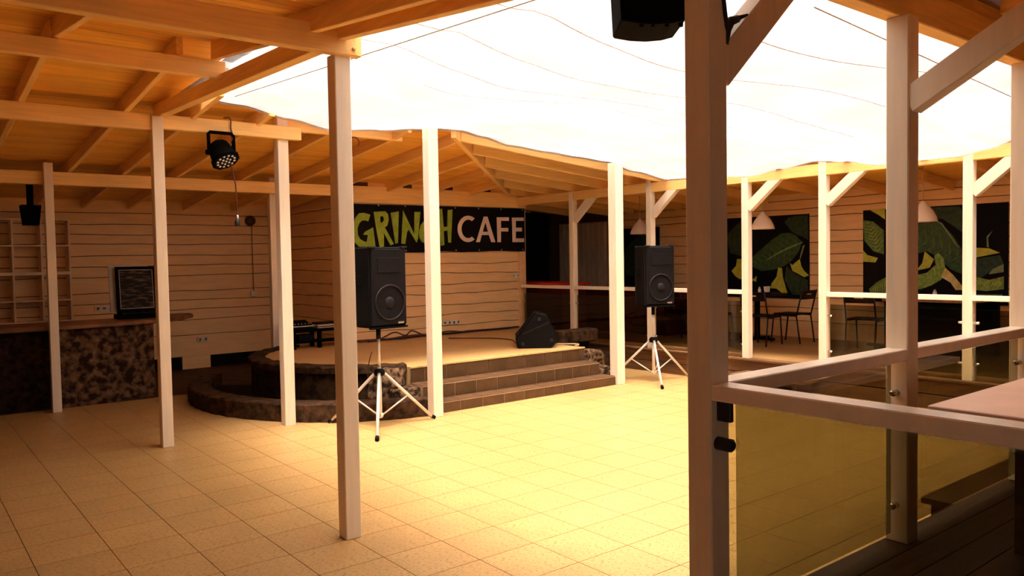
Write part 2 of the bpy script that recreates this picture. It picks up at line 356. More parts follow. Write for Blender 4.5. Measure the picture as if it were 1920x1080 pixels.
# ---- board helpers
def siding(parent, f3, a0, a1, ze, amp=.012, n=18, m='siding', ph0=0.0, gap=.011):
    for k in range(len(ze) - 1):
        mb = MB(); vs = []
        ph = ph0 + k * 1.7
        for i in range(n + 1):
            a = a0 + (a1 - a0) * i / n; w = amp * wave(a, ph)
            top = ze[k + 1] + (amp * wave(a, ph + 1.7) - gap if k < len(ze) - 2 else 0)
            vs += [f3(a, .0, ze[k] + w), f3(a, .036, ze[k] + w), f3(a, .022, top), f3(a, 0, top)]
        fs = []
        for i in range(n):
            for q in range(3): fs.append((i * 4 + q, i * 4 + q + 1, i * 4 + q + 5, i * 4 + q + 4))
        fs += [(0, 1, 2, 3), (n * 4 + 3, n * 4 + 2, n * 4 + 1, n * 4)]
        mb.add(vs, fs)
        part('plank', mb, m, parent)
# ---- walls
wall_back = struct(part('wall_back', MB().box(-3, 5.5, 13.42, 13.6, 0, 3.05), 'siding_gap'))
siding(wall_back, lambda a, d, z: (a, 13.42 - d, z), -.6, 5.47, [.2, .565, .814, .98, 1.135, 1.29, 1.54, 1.706, 1.87, 2.05, 2.2, 2.36, 2.53, 2.72])
struct(part('recess_strip', MB().box(-3, 5.47, 13.36, 13.42, 0, .2), 'black_base'))  # black strip standing in for the dark recess below the planks
struct(part('trim_1', MB().box(3.73, 4.18, 13.33, 13.36, 0, .22), 'siding', bevel=.004))
wall_ret = struct(part('wall_return', MB().box(5.52, 5.7, 11.2, 13.6, 0, 3.05), 'siding_gap'))
siding(wall_ret, lambda a, d, z: (5.52 - d, a, z), 11.06, 13.4, [.0, .3, .565, .80, 1.0, 1.18, 1.38, 1.58, 1.75, 1.95, 2.15, 2.35, 2.55, 2.78], .014, 10, ph0=.6)
wall_stage = struct(part('wall_stage', MB().box(5.52, 9.06, 11.06, 11.2, .3, 2.98), 'siding_gap'))
siding(wall_stage, lambda a, d, z: (a, 11.06 - d, z), 5.5, 8.93, [ST - .01, .613, .8, .966, 1.16, 1.31, 1.49, 1.66, 1.86, 2.1, 2.35, 2.62], .019, 26, ph0=1.1)
part('head_board', MB().box(5.5, 9.0, 11.005, 11.06, 2.62, 2.88), 'beam_paint_x', wall_stage, bevel=.004)
part('corner_board', MB().box(8.93, 9.08, 11.0, 11.21, .45, 2.86), 'siding', wall_stage, bevel=.004)
for k in range(4):
    x = 5.9 + k * .8
    part('blocking', MB().box(x + .05, x + .68, 11.05, 11.09, 2.88, 2.99), 'beam_paint_x', wall_stage)
wall_right = struct(part('wall_right', MB().box(11.77, 11.95, -2, 13.6, 0, 3.0), 'siding_gap'))
siding(wall_right, lambda a, d, z: (11.77 - d, a, z), 1.0, 11.5, [D, .62, .83, 1.0, 1.21, 1.377, 1.56, 1.71, 1.91, 2.087, 2.32, 2.46, 2.6, 2.78], .012, 50, ph0=2.2)
struct(part('wall_rear', MB().box(9.08, 11.95, 13.42, 13.6, 0, 3.0), 'unlit_wall'))
struct(part('wall_left', MB().box(-3.15, -3, -2.1, 13.6, 0, 3.6), 'plain_wall'))
struct(part('wall_front', MB().box(-3.15, 11.95, -2.15, -2, 0, 1.3).box(-3.15, 11.95, -2.15, -2, 2.2, 3.4).box(-3.15, -2.7, -2.15, -2, 1.3, 2.2).box(-.27, 11.95, -2.15, -2, 1.3, 2.2), 'plain_wall'))
win = struct(part('fill_window', MB().box(-2.7, -.27, -2.12, -2.03, 1.3, 1.36).box(-2.7, -.27, -2.12, -2.03, 2.14, 2.2), 'post_paint'))  # unseen window added behind the camera to fill the near posts with daylight
for x in (-2.7, -1.51, -.33): part('mullion', MB().box(x, x + .06, -2.12, -2.03, 1.36, 2.14), 'post_paint', win)
for x in (-2.64, -1.45): part('pane', MB().box(x, x + 1.12, -2.08, -2.072, 1.36, 2.14), 'clear_glass', win)
struct(part('wall_side', MB().box(9.06, 9.10, 11.2, 13.5, 0, 3.0), 'unlit_wall'))
# panelled door on the deck wall
door = struct(part('door_1', MB().box(11.70, 11.735, 11.55, 13.0, D, 2.45), 'door_beige'))
for k in range(9):
    y = 11.58 + k * .157
    part('panel', MB().box(11.675, 11.70, y, y + (.145 if k != 5 else .10), D + .03, 2.42), 'door_beige', door, bevel=.006)
# ---- decks
def deck_boards(name, s0, s1, t0, t1, along, m, w=.14, slab=None):
    dk = struct(part('floor', MB().box(s0, s1, t0, t1, .02, D - .03), 'black_base'))
    if along == 's':
        n = int((t1 - t0) / w); ww = (t1 - t0) / n
        for k in range(n): part('plank', MB().box(s0, s1, t0 + k * ww + .003, t0 + (k + 1) * ww - .003, D - .03, D), m, dk)
    else:
        n = int((s1 - s0) / w); ww = (s1 - s0) / n
        for k in range(n): part('plank', MB().box(s0 + k * ww + .003, s0 + (k + 1) * ww - .003, t0, t1, D - .03, D), m, dk)
    return dk
deck_far = deck_boards('floor', 8.93, 11.75, 1.84, 13.4, 't', 'deck_far', .235)
for z0, z1 in ((.005, .155), (.165, .315)):
    part('skirt_board', MB().box(8.895, 8.93, 1.95, 9.25, z0, z1), 'skirt_wood', deck_far, bevel=.004)
part('edge_board', MB().box(8.86, 9.02, 1.95, 11.0, .318, D + .002), 'skirt_wood', deck_far, bevel=.004)
deck_near = deck_boards('floor', 2.22, 11.75, -2, 1.835, 's', 'deck_near', .145)
for z0, z1 in ((.005, .155), (.165, .315)):
    part('skirt_board', MB().box(2.19, 8.9, 1.835, 1.86, z0, z1), 'deck_near', deck_near, bevel=.004)
part('skirt_board', MB().box(2.19, 2.22, -2, 1.86, .005, .315), 'deck_near', deck_near, bevel=.004)
# ---- roofs: sheet above, boards below it, rafters below the boards
CB = .14
def sheet(mb, p, th=.06):
    n = len(p)
    mb.add([q for q in p] + [(q[0], q[1], q[2] + th) for q in p], [tuple(range(n))[::-1], tuple(range(n, 2 * n))] + [(i, (i + 1) % n, n + (i + 1) % n, n + i) for i in range(n)])
def plank_x(parent, s0, s1, t0, t1, fz, m, sc=None, s0b=None, s1b=None):
    a0, a1 = s0, s1; b0 = s0 if s0b is None else s0b; b1 = s1 if s1b is None else s1b
    zA, zB = fz(t0) + CB, fz(t1) + CB
    vs = [(a0, t0, zA), (a1, t0, zA), (b1, t1, zB), (b0, t1, zB)]
    mb = MB(); sheet(mb, vs, .018); return part('plank', mb, m, parent)
def plank_y(parent, s0, s1, t0, t1, m, t0b=None):
    zA, zB = zs(s0) + CB, zs(s1) + CB; c = t0 if t0b is None else t0b
    mb = MB(); sheet(mb, [(s0, t0, zA), (s1, c, zB), (s1, t1, zB), (s0, t1, zA)], .018); return part('plank', mb, m, parent)
ceil_a = MB()
e = CB + .022
sheet(ceil_a, [(-3.1, 6.15, zr(6.15) + e), (2.2, 6.15, zr(6.15) + e), (2.2, 7.5, zr(7.5) + e), (-3.1, 7.5, zr(7.5) + e)])
sheet(ceil_a, [(-3.1, 7.5, zr(7.5) + e), (hip_s(7.5), 7.5, zr(7.5) + e), (hip_s(13.6), 13.6, zr(13.6) + e), (-3.1, 13.6, zr(13.6) + e)])
ceil_back = struct(part('ceiling', ceil_a, 'roof_sheet'))
ceil_b = MB()
sheet(ceil_b, [(-3.1, -2.1, zr(-2.1) + e), (2.2, -2.1, zr(-2.1) + e), (2.2, 6.15, zr(6.15) + e), (-3.1, 6.15, zr(6.15) + e)])
ceil_near = struct(part('ceiling', ceil_b, 'roof_sheet'))
ceil_c = MB()
sheet(ceil_c, [(hip_s(7.5), 7.5, zs(hip_s(7.5)) + e), (12, 7.5, zs(12) + e), (12, 13.6, zs(12) + e), (hip_s(13.6), 13.6, zs(hip_s(13.6)) + e)])
sheet(ceil_c, [(8.88, -2.1, zs(8.88) + e), (12, -2.1, zs(12) + e), (12, 7.5, zs(12) + e), (8.88, 7.5, zs(8.88) + e)])
ceil_deck = struct(part('ceiling', ceil_c, 'roof_sheet'))
PW = .125
t = 6.15
while t < 13.45:
    t1 = min(t + PW, 13.45)
    if t < 7.45: plank_x(ceil_back, -.6, 2.2, t + .0025, t1 - .0025, zr, 'ceiling_board_x')
    else: plank_x(ceil_back, -.6, hip_s(t), t + .0025, t1 - .0025, zr, 'ceiling_board_x', s1b=hip_s(t1))
    t = t1
t = 6.15
while t > .6:
    plank_x(ceil_near, -.6, 2.2, t - PW + .0025, t - .0025, zr, 'ceiling_board_x'); t -= PW
s = hip_s(7.5)
while s < 11.7:
    s1 = s + PW
    ta = -.2 if s > 8.86 else max(7.5, hip_t(s))
    tb = ta if s > 8.86 else max(7.5, hip_t(s1))
    if min(ta, tb) < 13.3: plank_y(ceil_deck, s + .0025, s1 - .0025, ta, 13.4, 'ceiling_board_y', tb)
    s = s1
# rafters of the bar and stage roof (they run down towards the back wall)
def rafter_t(parent, s, t0, t1, w=.05, h=.15):
    part('rafter', MB().bar((s - w / 2, t0, zr(t0) + .075), (s - w / 2, t1, zr(t1) + .075), w, h - .012), 'beam_paint_y', parent, bevel=.004)
for s_, ta in ((-.3, 6.15), (.3, 6.15), (.98, 6.15), (1.80, 6.15), (2.40, 7.05), (3.04, 7.5), (3.87, 7.55), (4.65, 7.6), (5.45, 7.85), (6.3, 8.7), (7.1, 9.5), (7.9, 10.2)):
    rafter_t(ceil_back, s_, ta, 13.38 if s_ < 5.5 else 11.3)
for s_ in (-.1, 1.0, 2.05): rafter_t(ceil_near, s_, .6, 6.15)
part('edge_rafter', MB().bar((2.2, 4.5, zr(4.5) + .09), (2.2, -1.9, zr(-1.9) + .09), .06, .2), 'beam_paint_y', ceil_near, bevel=.004)
# hip rafter and the deck-roof rafters that lean against it
part('hip_rafter', MB().bar((5.2, 7.58, 3.20), (8.95, 11.2, 2.86), .06, .15), 'beam_paint_x', ceil_deck, bevel=.004)
for t_ in (7.75, 8.3, 8.95, 9.6, 10.25, 10.8):
    s0_ = hip_s(t_) + .04
    part('rafter', MB().bar((s0_, t_, zs(s0_) + .065), (11.7, t_, zs(11.7) + .065), .05, .138), 'beam_paint_x', ceil_deck, bevel=.004)
for t_ in (3.0, 3.9, 4.8, 5.7, 6.6, 11.5, 12.3):
    part('rafter', MB().bar((8.85, t_, zs(8.85) + .065), (11.7, t_, zs(11.7) + .065), .05, .138), 'beam_paint_x', ceil_deck, bevel=.004)
# roof over the near deck
ceil_d = MB(); sheet(ceil_d, [(2.15, -2.1, 3.125), (8.85, -2.1, 3.125), (8.85, 1.72, 3.125), (2.15, 1.72, 3.125)])
ceil_front = struct(part('ceiling', ceil_d, 'roof_sheet'))
for k in range(13):
    t0_ = 1.775 - (k + 1) * .14
    mb = MB().box(2.2, 8.8, t0_ + .003, t0_ + .137, 3.105, 3.123); part('plank', mb, 'ceiling_board_x', ceil_front)
for s_ in (2.9, 3.77, 4.75, 5.7, 6.7): part('rafter', MB().box(s_ - .03, s_ + .03, -1.9, 1.7, 2.985, 3.105), 'beam_paint_y', ceil_front, bevel=.004)
struct(part('light_stop_2', MB().plate([[(-2.0, zr(-2.0) + .1), (1.95, zr(1.95) + .1), (1.95, 3.18), (-2.0, 3.18)]], lambda t_, z_: (2.205, t_, z_), (.03, 0, 0)), 'beam_paint_y'))  # unseen board added to keep sun from leaking between the two roofs
struct(part('trim_4', MB().box(2.24, 8.8, 1.77, 1.85, 2.985, 3.104), 'beam_paint_x', bevel=.004))
struct(part('light_stop_3', MB().box(8.86, 8.9, -2, 1.72, 2.7, 3.12), 'beam_paint_y'))  # unseen board added to close the roof step against leaking light
# ---- stage: round stone-edged platform with tiled steps
CX, CY = 5.3, 9.6
arc = [(CX + 1.66 * math.cos(a), CY + 1.66 * math.sin(a)) for a in [math.radians(118 + (250 - 118) * k / 28) for k in range(29)]]
poly = arc + [(4.75, 7.93), (7.55, 7.93), (7.55, 8.35), (8.25, 8.62), (8.92, 9.35), (8.92, 11.2), (5.2, 11.2)]
stage = struct(part('floor', MB().prism(poly, 0, ST), 'stage_tile'))
stage.name = 'floor_stage'; ORG['floor_stage'] = stage.location.copy()
def ringmesh(r0, r1, z0, z1, a0, a1, n=40, jit=.0, end=1.0):
    mb = MB(); vs = []
    for k in range(n + 1):
        a = math.radians(a0 + (a1 - a0) * k / n); j = jit * wave(k * .9, 1.3); j2 = jit * wave(k * .7, 4.1)
        sh = 1 - (1 - end) * max(0, (k / n - .7) / .3) ** 2
        for r, z in ((r1 * sh + j, z0), (r1 * sh + j, z1 + j2 * .5 - .015), (r1 * sh + j - .02, z1 + j2 * .5), (r0 + j2, z1 + j * .5), (r0 + j2, z0)):
            vs.append((CX + r * math.cos(a), CY + r * math.sin(a), z))
    fs = []
    for k in range(n):
        for q in range(5): fs.append((k * 5 + q, k * 5 + (q + 1) % 5, k * 5 + 5 + (q + 1) % 5, k * 5 + 5 + q))
    fs += [(0, 1, 2, 3, 4), tuple(n * 5 + q for q in (4, 3, 2, 1, 0))]
    return mb.add(vs, fs)
part('stone_wall', ringmesh(1.60, 1.69, 0, ST - .05, 112, 251, 44, .012), 'dark_stone', stage)
part('side_stone', MB().bar((7.56, 8.325, .235), (8.28, 8.60, .235), .05, .47).bar((8.25, 8.59, .235), (8.90, 9.30, .235), .05, .47), 'dark_stone', stage)
part('stone_lip', ringmesh(1.52, 1.73, ST - .06, ST + .025, 112, 251, 50, .018), 'rim_stone', stage)
basin = thing('stone_basin', (CX - 2.0, CY - 1.0, 0), 'low curved dark stone basin wrapped around the rounded end of the stage', 'basin')
part('rim', ringmesh(2.22, 2.46, 0, .2, 140, 254, 60, .015, .955), 'rim_stone', basin)
bed = [(CX + 2.25 * math.cos(a), CY + 2.25 * math.sin(a)) for a in [math.radians(140 + (254 - 140) * k / 24) for k in range(25)]]
bed += [(CX + 1.66 * math.cos(a), CY + 1.66 * math.sin(a)) for a in [math.radians(254 - (254 - 140) * k / 24) for k in range(25)]]
mbb = MB(); mbb.plate([bed], lambda x, y: (x, y, .004), (0, 0, .03)); part('bed', mbb, 'black_base', basin)
# rough stones beside the steps
def rock(loc, size, seed, m, label, jag=.16, sub=3):
    bm = bmesh.new(); bmesh.ops.create_icosphere(bm, subdivisions=sub, radius=1)
    rnd = random.Random(seed); ph = [rnd.uniform(0, 9) for _ in range(6)]
    for v in bm.verts:
        p = v.co.copy()
        q = Vector([math.copysign(abs(c) ** .5, c) for c in p]) * .85
        d = 1 + jag * (math.sin(3.1 * p.x + ph[0]) * math.cos(2.7 * p.y + ph[1]) + .6 * math.sin(6.3 * p.z + ph[2] + 4 * p.x) + .5 * math.sin(8 * p.y + ph[3] + 5 * p.z)) * .6
        v.co = Vector((q.x * size[0], q.y * size[1], q.z * size[2])) * d
    zmin = min(v.co.z for v in bm.verts)
    for v in bm.verts: v.co.z -= zmin
    me = bpy.data.meshes.new('rock'); bm.to_mesh(me); bm.free(); me.materials.append(MATS[m])
    for p in me.polygons: p.use_smooth = True
    o = bpy.data.objects.new('rock', me); COL.objects.link(o); o.location = loc
    return tag(o, label, 'rock')
rock((4.52, 8.02, 0), (.27, .13, .26), 1, 'rough_stone', 'tall rough rock forming the stage edge left of the tiled steps')
rock((4.60, 7.76, 0), (.20, .15, .16), 2, 'rough_stone', 'middle stepped rock at the left end of the tiled steps')
rock((4.55, 7.50, 0), (.26, .12, .11), 3, 'rough_stone', 'lowest rock on the floor beside the white post at the steps')
rock((7.92, 8.20, 0), (.30, .17, .22), 4, 'rough_stone', 'large brown rock heaped at the right end of the tiled steps')
rock((7.74, 7.80, 0), (.12, .16, .12), 5, 'rough_stone', 'small pale rock against the right end of the second step')
rock((8.38, 8.50, 0), (.24, .22, .17), 6, 'dark_stone', 'dark rock between the stage corner and the deck skirting')
blk = tag(part('stone_block', MB().box(7.58, 8.30, 8.38, 8.62, ST, .66), 'rim_stone', bevel=.02), 'dark brown stone block on the stage corner under a white post', 'stone block')
# tiled steps
for nm, t0_, t1_, z0_, z1_, s0_, s1_ in (('low', 7.38, 7.62, 0, .125, 4.78, 7.62), ('mid', 7.62, 7.92, 0, .29, 4.74, 7.56)):
    st = thing('stage_step', ((s0_ + s1_) / 2, t0_, 0), {'low': 'lowest brown tiled step below the stage, flush with the floor', 'mid': 'middle brown tiled step of the stage stairs'}[nm], 'step')
    part('step_body', MB().box(s0_, s1_, t0_ + .008, t1_, z0_, z1_ - .008), 'step_grout', st)
    n = 9; w = (s1_ - s0_) / n; off = 0 if nm == 'low' else .13
    xs_ = [s0_] + [s0_ + off + k * w for k in range(0 if off else 1, n + (0 if off else 0))] + [s1_]
    zb = .125 if nm == 'mid' else 0.0
    for a, b in zip(xs_[:-1], xs_[1:]):
        if b - a < .03: continue
        part('riser_tile', MB().box(a + .006, b - .006, t0_, t0_ + .012, zb + .006, z1_ - .014), 'step_tile', st)
        part('tread_tile', MB().box(a + .005, b - .005, t0_ + .016, t1_ - .004, z1_ - .012, z1_), 'tread_tile', st)
xs_ = [4.75] + [4.75 + .2 + k * .311 for k in range(9)] + [7.55]
part('riser_bed', MB().box(4.75, 7.55, 7.915, 7.935, .28, ST - .012), 'step_grout', stage)
for a, b in zip(xs_[:-1], xs_[1:]):
    part('riser_tile', MB().box(a + .006, b - .006, 7.905, 7.93, .296, ST - .018), 'step_tile', stage)
part('nosing', MB().box(4.75, 7.56, 7.90, 7.95, ST - .014, ST + .003), 'stage_tile', stage)
# ================================================================== POSTS AND BEAMS
def post(s, t, z0, z1, w, label, brace=None, m='post_paint'):
    """square painted post; brace = list of (ds, dt, zlow, zhigh) struts fixed to it"""
    o = thing('wooden_post', (s, t, z0), label, 'post')
    part('shaft', MB().box(s - w / 2, s + w / 2, t - w / 2, t + w / 2, z0, z1), m, o, bevel=.005)
    for ds, dt, za, zb in (brace or []):
        L = math.hypot(ds, dt); ux, uy = ds / L, dt / L
        a = Vector((s + ux * w * .35, t + uy * w * .35, za)); b = Vector((s + ds, t + dt, zb))
        part('brace', MB().bar(a, b, .085, .12), m, o, bevel=.004)
    return o
post(1.53, 10.60, 0, 2.93, .095, 'white post standing in front of the stone bar counter')
post(2.03, 7.84, 0, 3.10, .10, 'tall white post left of the hanging black stage light')
post(3.29, 7.98, 0, 3.33, .115, 'white post in front of the rounded stone end of the stage')
post(2.22, 4.46, 0, 2.98, .105, 'nearest free-standing white post on the tiled dance floor')
post(4.68, 7.27, 0, 3.15, .125, 'white post at the left end of the tiled stage steps')
post(7.70, 7.42, 0, 2.97, .145, 'white post at the right end of the tiled stage steps')
post(4.42, 11.12, .3, 2.98, .10, 'slim white post at the back edge of the stage by the plank wall')
fb = [(0, -.50, 2.33, 2.72)]
post(8.95, 9.60, D, 2.80, .10, 'white deck post rising behind the stone block on the stage', fb)
post(8.95, 7.91, D, 2.86, .10, 'white deck post partly hidden by the loudspeaker on the right', fb)
post(8.95, 6.24, D, 2.80, .10, 'white post on the left side of the deck entrance gap', fb)
post(8.95, 5.14, D, 2.86, .10, 'white post on the right side of the deck entrance gap', fb)
post(8.95, 3.50, D, 2.80, .10, 'white deck post in front of the right leaf mural', fb)
post(2.30, 1.77, D, 3.06, .105, 'nearest large post with grey-brown shaded face and a cable at its top', [(.62, 0, 2.37, 2.90)])
post(3.77, 1.77, D, 2.82, .105, 'thick pale post standing through the near deck handrail', [(0, -1.0, 2.42, 2.96)])
post(5.28, 1.77, D, 2.82, .105, 'pale near-deck post at the right edge of the picture')
def beam(a, b, w, h, label, m):
    o = part('roof_beam', MB().bar(a, b, w, h), m, bevel=.005); tag(o, label, 'beam'); return o
b4 = beam((-.8, 4.40, 3.05), (2.33, 4.40, 3.05), .07, .16, 'nearest roof beam with two bolts in its end above the dance floor post', 'beam_paint_x')
for z in (3.01, 3.09): part('bolt', MB().lathe([(.012, 0), (.012, .008), (.006, .012)], (2.275, 4.365, z), (0, -1, 0), 8), 'rust_end', b4)
beam((-.8, 6.15, 3.20), (2.10, 6.15, 3.20), .07, .13, 'ridge beam whose cut end rests on the sloping beam', 'beam_paint_x')
beam((-.8, 7.86, 3.045), (1.98, 7.86, 3.045), .08, .15, 'roof beam running left from the post beside the black stage light', 'beam_paint_x')
beam((-.8, 10.70, 2.76), (5.50, 10.70, 2.76), .08, .155, 'long roof beam above the bar in front of the back plank wall', 'beam_paint_x')
beam((2.09, 8.0, 3.175), (2.13, 4.46, 3.065), .09, .12, 'sloping beam linking the two tall posts along the canopy edge', 'beam_paint_y')
beam((2.05, 7.90, 3.065), (3.47, 7.90, 3.065), .07, .135, 'beam carrying the black stage light', 'beam_paint_x')
beam((3.30, 7.98, 3.16), (4.74, 7.98, 3.16), .07, .125, 'beam above the stage front under the canopy edge', 'beam_paint_x')
beam((8.95, 11.02, 2.735), (8.95, -1.8, 2.735), .09, .14, 'long beam over the deck posts from the stage wall to the right', 'beam_paint_y')
beam((2.32, 1.80, 2.90), (8.8, 1.80, 2.90), .09, .165, 'big beam over the near deck at the top right corner', 'beam_paint_x')
# ================================================================== CLOTH CANOPY
def edge_left(t): return min(zr(t) + .09, 3.33) if t < 6.4 else 3.30 - .02 * (t - 6.4)
BACK = [(2.15, 3.28), (2.7, 3.23), (3.2, 3.15), (3.66, 3.08), (4.2, 3.12), (4.68, 3.17), (5.0, 3.20), (5.26, 3.205), (5.6, 3.16), (6.0, 3.09), (6.6, 3.05), (7.1, 3.02), (7.65, 2.99), (8.2, 2.89), (8.95, 2.80)]
RIGHT = [(1.85, 2.90), (3.0, 2.84), (3.3, 2.76), (3.6, 2.72), (4.4, 2.715), (4.8, 2.79), (5.2, 2.84), (5.7, 2.79), (6.1, 2.745), (6.6, 2.77), (7.1, 2.81), (7.55, 2.82)]
def lerp(tab, x):
    for (a, u), (b, v) in zip(tab[:-1], tab[1:]):
        if x <= b:
            k = max(0, min(1, (x - a) / (b - a))); k = k * k * (3 - 2 * k); return u + (v - u) * k
    return tab[-1][1]
def canopy_z(s, t):
    u = (s - 2.15) / (8.90 - 2.15); v = (t - 1.70) / (7.55 - 1.70)
    near = edge_left(1.70) + (3.115 - edge_left(1.70)) * min(1, u / .08)
    l, r, b = edge_left(t), (lerp(RIGHT, t) if t > 2.3 else 3.115 + (lerp(RIGHT, 2.3) - 3.115) * (t - 1.70) / .6), lerp(BACK, s)
    c00, c10, c01, c11 = edge_left(1.70), 3.115, edge_left(7.55), lerp(BACK, 8.90)
    z = (1 - u) * l + u * r + (1 - v) * near + v * b - ((1 - u) * (1 - v) * c00 + u * (1 - v) * c10 + (1 - u) * v * c01 + u * v * c11)
    vf = max(0.0, 1 - v) ** 1.3
    pull = (1 - math.exp(-u / .10)) * (1 - u) ** .8 * (1 - math.exp(-v / .05))
    a = (t - 1.70) + .10 * math.sin(1.3 * s) + .12 * (s - 2.15) * (.35 - .05 * (s - 2.15))
    q = (a / .74) % 1.0
    saw = q / .88 if q < .88 else (1 - q) / .12
    saw = saw * saw * (3 - 2 * saw)
    q2 = (a / .245 + .35 * math.sin(1.7 * s)) % 1.0
    edge = min(1, u / .04) * min(1, (1 - u) / .05) * min(1, v / .04) * min(1, (1 - v) / .06)
    z -= pull * vf * .36
    z -= edge * (.022 + .075 * vf * pull) * saw + edge * .0035 * 4 * q2 * (1 - q2)
    z -= .006 * edge * math.sin(3.3 * s - 2.1 * t + math.sin(2.2 * t))
    return z
mb = MB(); NS, NT = 190, 170
for j in range(NT + 1):
    for i in range(NS + 1):
        s = 2.15 + (8.90 - 2.15) * i / NS; t = 1.70 + (7.55 - 1.70) * j / NT
        mb.v.append((s, t, canopy_z(s, t)))
for j in range(NT):
    for i in range(NS):
        mb.f.append((j * (NS + 1) + i, j * (NS + 1) + i + 1, (j + 1) * (NS + 1) + i + 1, (j + 1) * (NS + 1) + i)); mb.sm.append(True)
can = thing('fabric_canopy', (5.5, 4.7, 2.75), 'large white draped fabric canopy sagging over the courtyard', 'canopy')
part('cloth', mb, 'cloth', can, fix=False)
for k in range(5):
    s0_, s1_ = ((2.25, 5.2), (2.25, 6.4), (2.25, 7.0), (2.3, 6.2), (3.4, 7.6), (4.6, 8.0), (5.2, 8.4))[k]
    pts = []
    for i in range(33):
        s_ = s0_ + (s1_ - s0_) * i / 32
        t_ = 1.70 + .74 * (k + .88) - .10 * math.sin(1.3 * s_) - .12 * (s_ - 2.15) * (.35 - .05 * (s_ - 2.15))
        if 1.9 < t_ < 7.5: pts.append((s_, t_, canopy_z(s_, t_) - .002))
    part('seam', MB().tube(pts, .004, 5), 'cloth_seam', can)
def hem(pts): return MB().tube(pts, .012, 6)
part('hem', hem([(2.15 + 6.75 * k / 60, 7.55, canopy_z(2.15 + 6.75 * k / 60, 7.55) - .006) for k in range(61)]), 'cloth', can)
part('hem', hem([(8.90, 1.70 + 5.85 * k / 50, canopy_z(8.90, 1.70 + 5.85 * k / 50) - .006) for k in range(51)]), 'cloth', can)
tag(part('support_wire', MB().tube([(2.51, 7.1, 3.215), (2.36, 2.77, 2.90), (2.33, 1.9, 2.84)], .0035, 5), 'steel_wire'), 'thin support wire under the left part of the canopy', 'wire')
tag(part('support_wire', MB().tube([(3.4, 2.0, 2.86), (8.6, 2.3, 2.74)], .0035, 5), 'steel_wire'), 'thin support wire under the canopy near the top right beam', 'wire')
# ================================================================== GLASS RAILINGS
def railing(p0, p1, label, inner=.05, z_top=1.25, th=.055, w=.10, zb=D + .06, zt=1.10, clamps=True, m='rail_paint', pg=.03):
    p0 = Vector((*p0, 0)); p1 = Vector((*p1, 0)); d = (p1 - p0).normalized(); nrm = Vector((-d.y, d.x, 0))
    o = thing('glass_railing', (p0 + p1) / 2 + Vector((0, 0, D)), label, 'railing')
    a = p0 + d * inner; b = p1 - d * inner
    part('handrail', MB().bar(a + Vector((0, 0, z_top - th / 2)), b + Vector((0, 0, z_top - th / 2)), w, th), m, o, bevel=.004)
    ga, gb = a + d * pg, b - d * pg
    part('pane', MB().bar(ga + Vector((0, 0, (zb + zt) / 2)), gb + Vector((0, 0, (zb + zt) / 2)), .008, zt - zb), 'tinted_glass', o)
    if clamps:
        for q, sg in ((a, 1), (b, -1)):
            for z in (zb + .12, zt - .14):
                c = q + Vector((0, 0, z))
                part('clamp', MB().lathe([(.016, -.002), (.016, .05), (.010, .056)], c, d * sg, 10), 'chrome', o)
    return o
railing((8.95, 10.98), (8.95, 9.60), 'glass railing in front of the red counter next to the stage wall')
railing((8.95, 9.60), (8.95, 7.91), 'glass railing behind the post at the right end of the steps')
railing((8.95, 7.91), (8.95, 6.24), 'glass railing behind the right loudspeaker stand')
railing((8.95, 5.14), (8.95, 3.50), 'glass railing right of the deck entrance with a black chair behind')
railing((8.95, 3.50), (8.95, 1.9), 'glass railing at the far right under the leaf mural')
railing((2.30, 1.77), (3.77, 1.77), 'near deck railing between the two big posts, lit along its top', z_top=1.27, zt=1.20, pg=.065)
railing((3.77, 1.77), (5.28, 1.77), 'near deck railing beyond the thick pale post', z_top=1.27, zt=1.20)
railing((5.28, 1.77), (6.9, 1.77), 'near deck railing running out of the picture on the right', z_top=1.27, zt=1.13)
nr = railing((2.30, 1.77), (2.30, -1.2), 'closest railing with a large tinted pane, running towards the viewer', z_top=1.27, zt=1.212, clamps=False, pg=.07)
for z in (1.06, .55): part('clamp', MB().lathe([(.024, -.002), (.024, .055), (.014, .064)], (2.285, 1.715, z), (0, -1, 0), 12), 'cord_black', nr)
part('bracket', MB().box(2.28, 2.30, 1.66, 1.72, 1.14, 1.21), 'cord_black', nr, bevel=.003)
post(6.9, 1.77, D, 2.82, .105, 'pale near-deck post outside the right edge of the picture')
# wooden steps up to the decks
def plank_step(s0, s1, t0, t1, label, along):
    o = thing('deck_step', ((s0 + s1) / 2, (t0 + t1) / 2, 0), label, 'step')
    part('tread', MB().box(s0, s1, t0, t1, .15, .19), 'step_wood', o, bevel=.004)
    if along == 's':
        for s_ in (s0 + .1, s1 - .12): part('leg', MB().box(s_, s_ + .05, t0 + .03, t1 - .02, 0, .15), 'step_wood', o)
    else:
        for t_ in (t0 + .1, t1 - .12): part('leg', MB().box(s0 + .03, s1 - .02, t_, t_ + .05, 0, .15), 'step_wood', o)
plank_step(5.02, 6.7, 1.88, 2.24, 'low wooden step below the near deck edge', 's')
plank_step(8.50, 8.885, 5.16, 6.2, 'low wooden step at the gap in the far deck railing', 't')
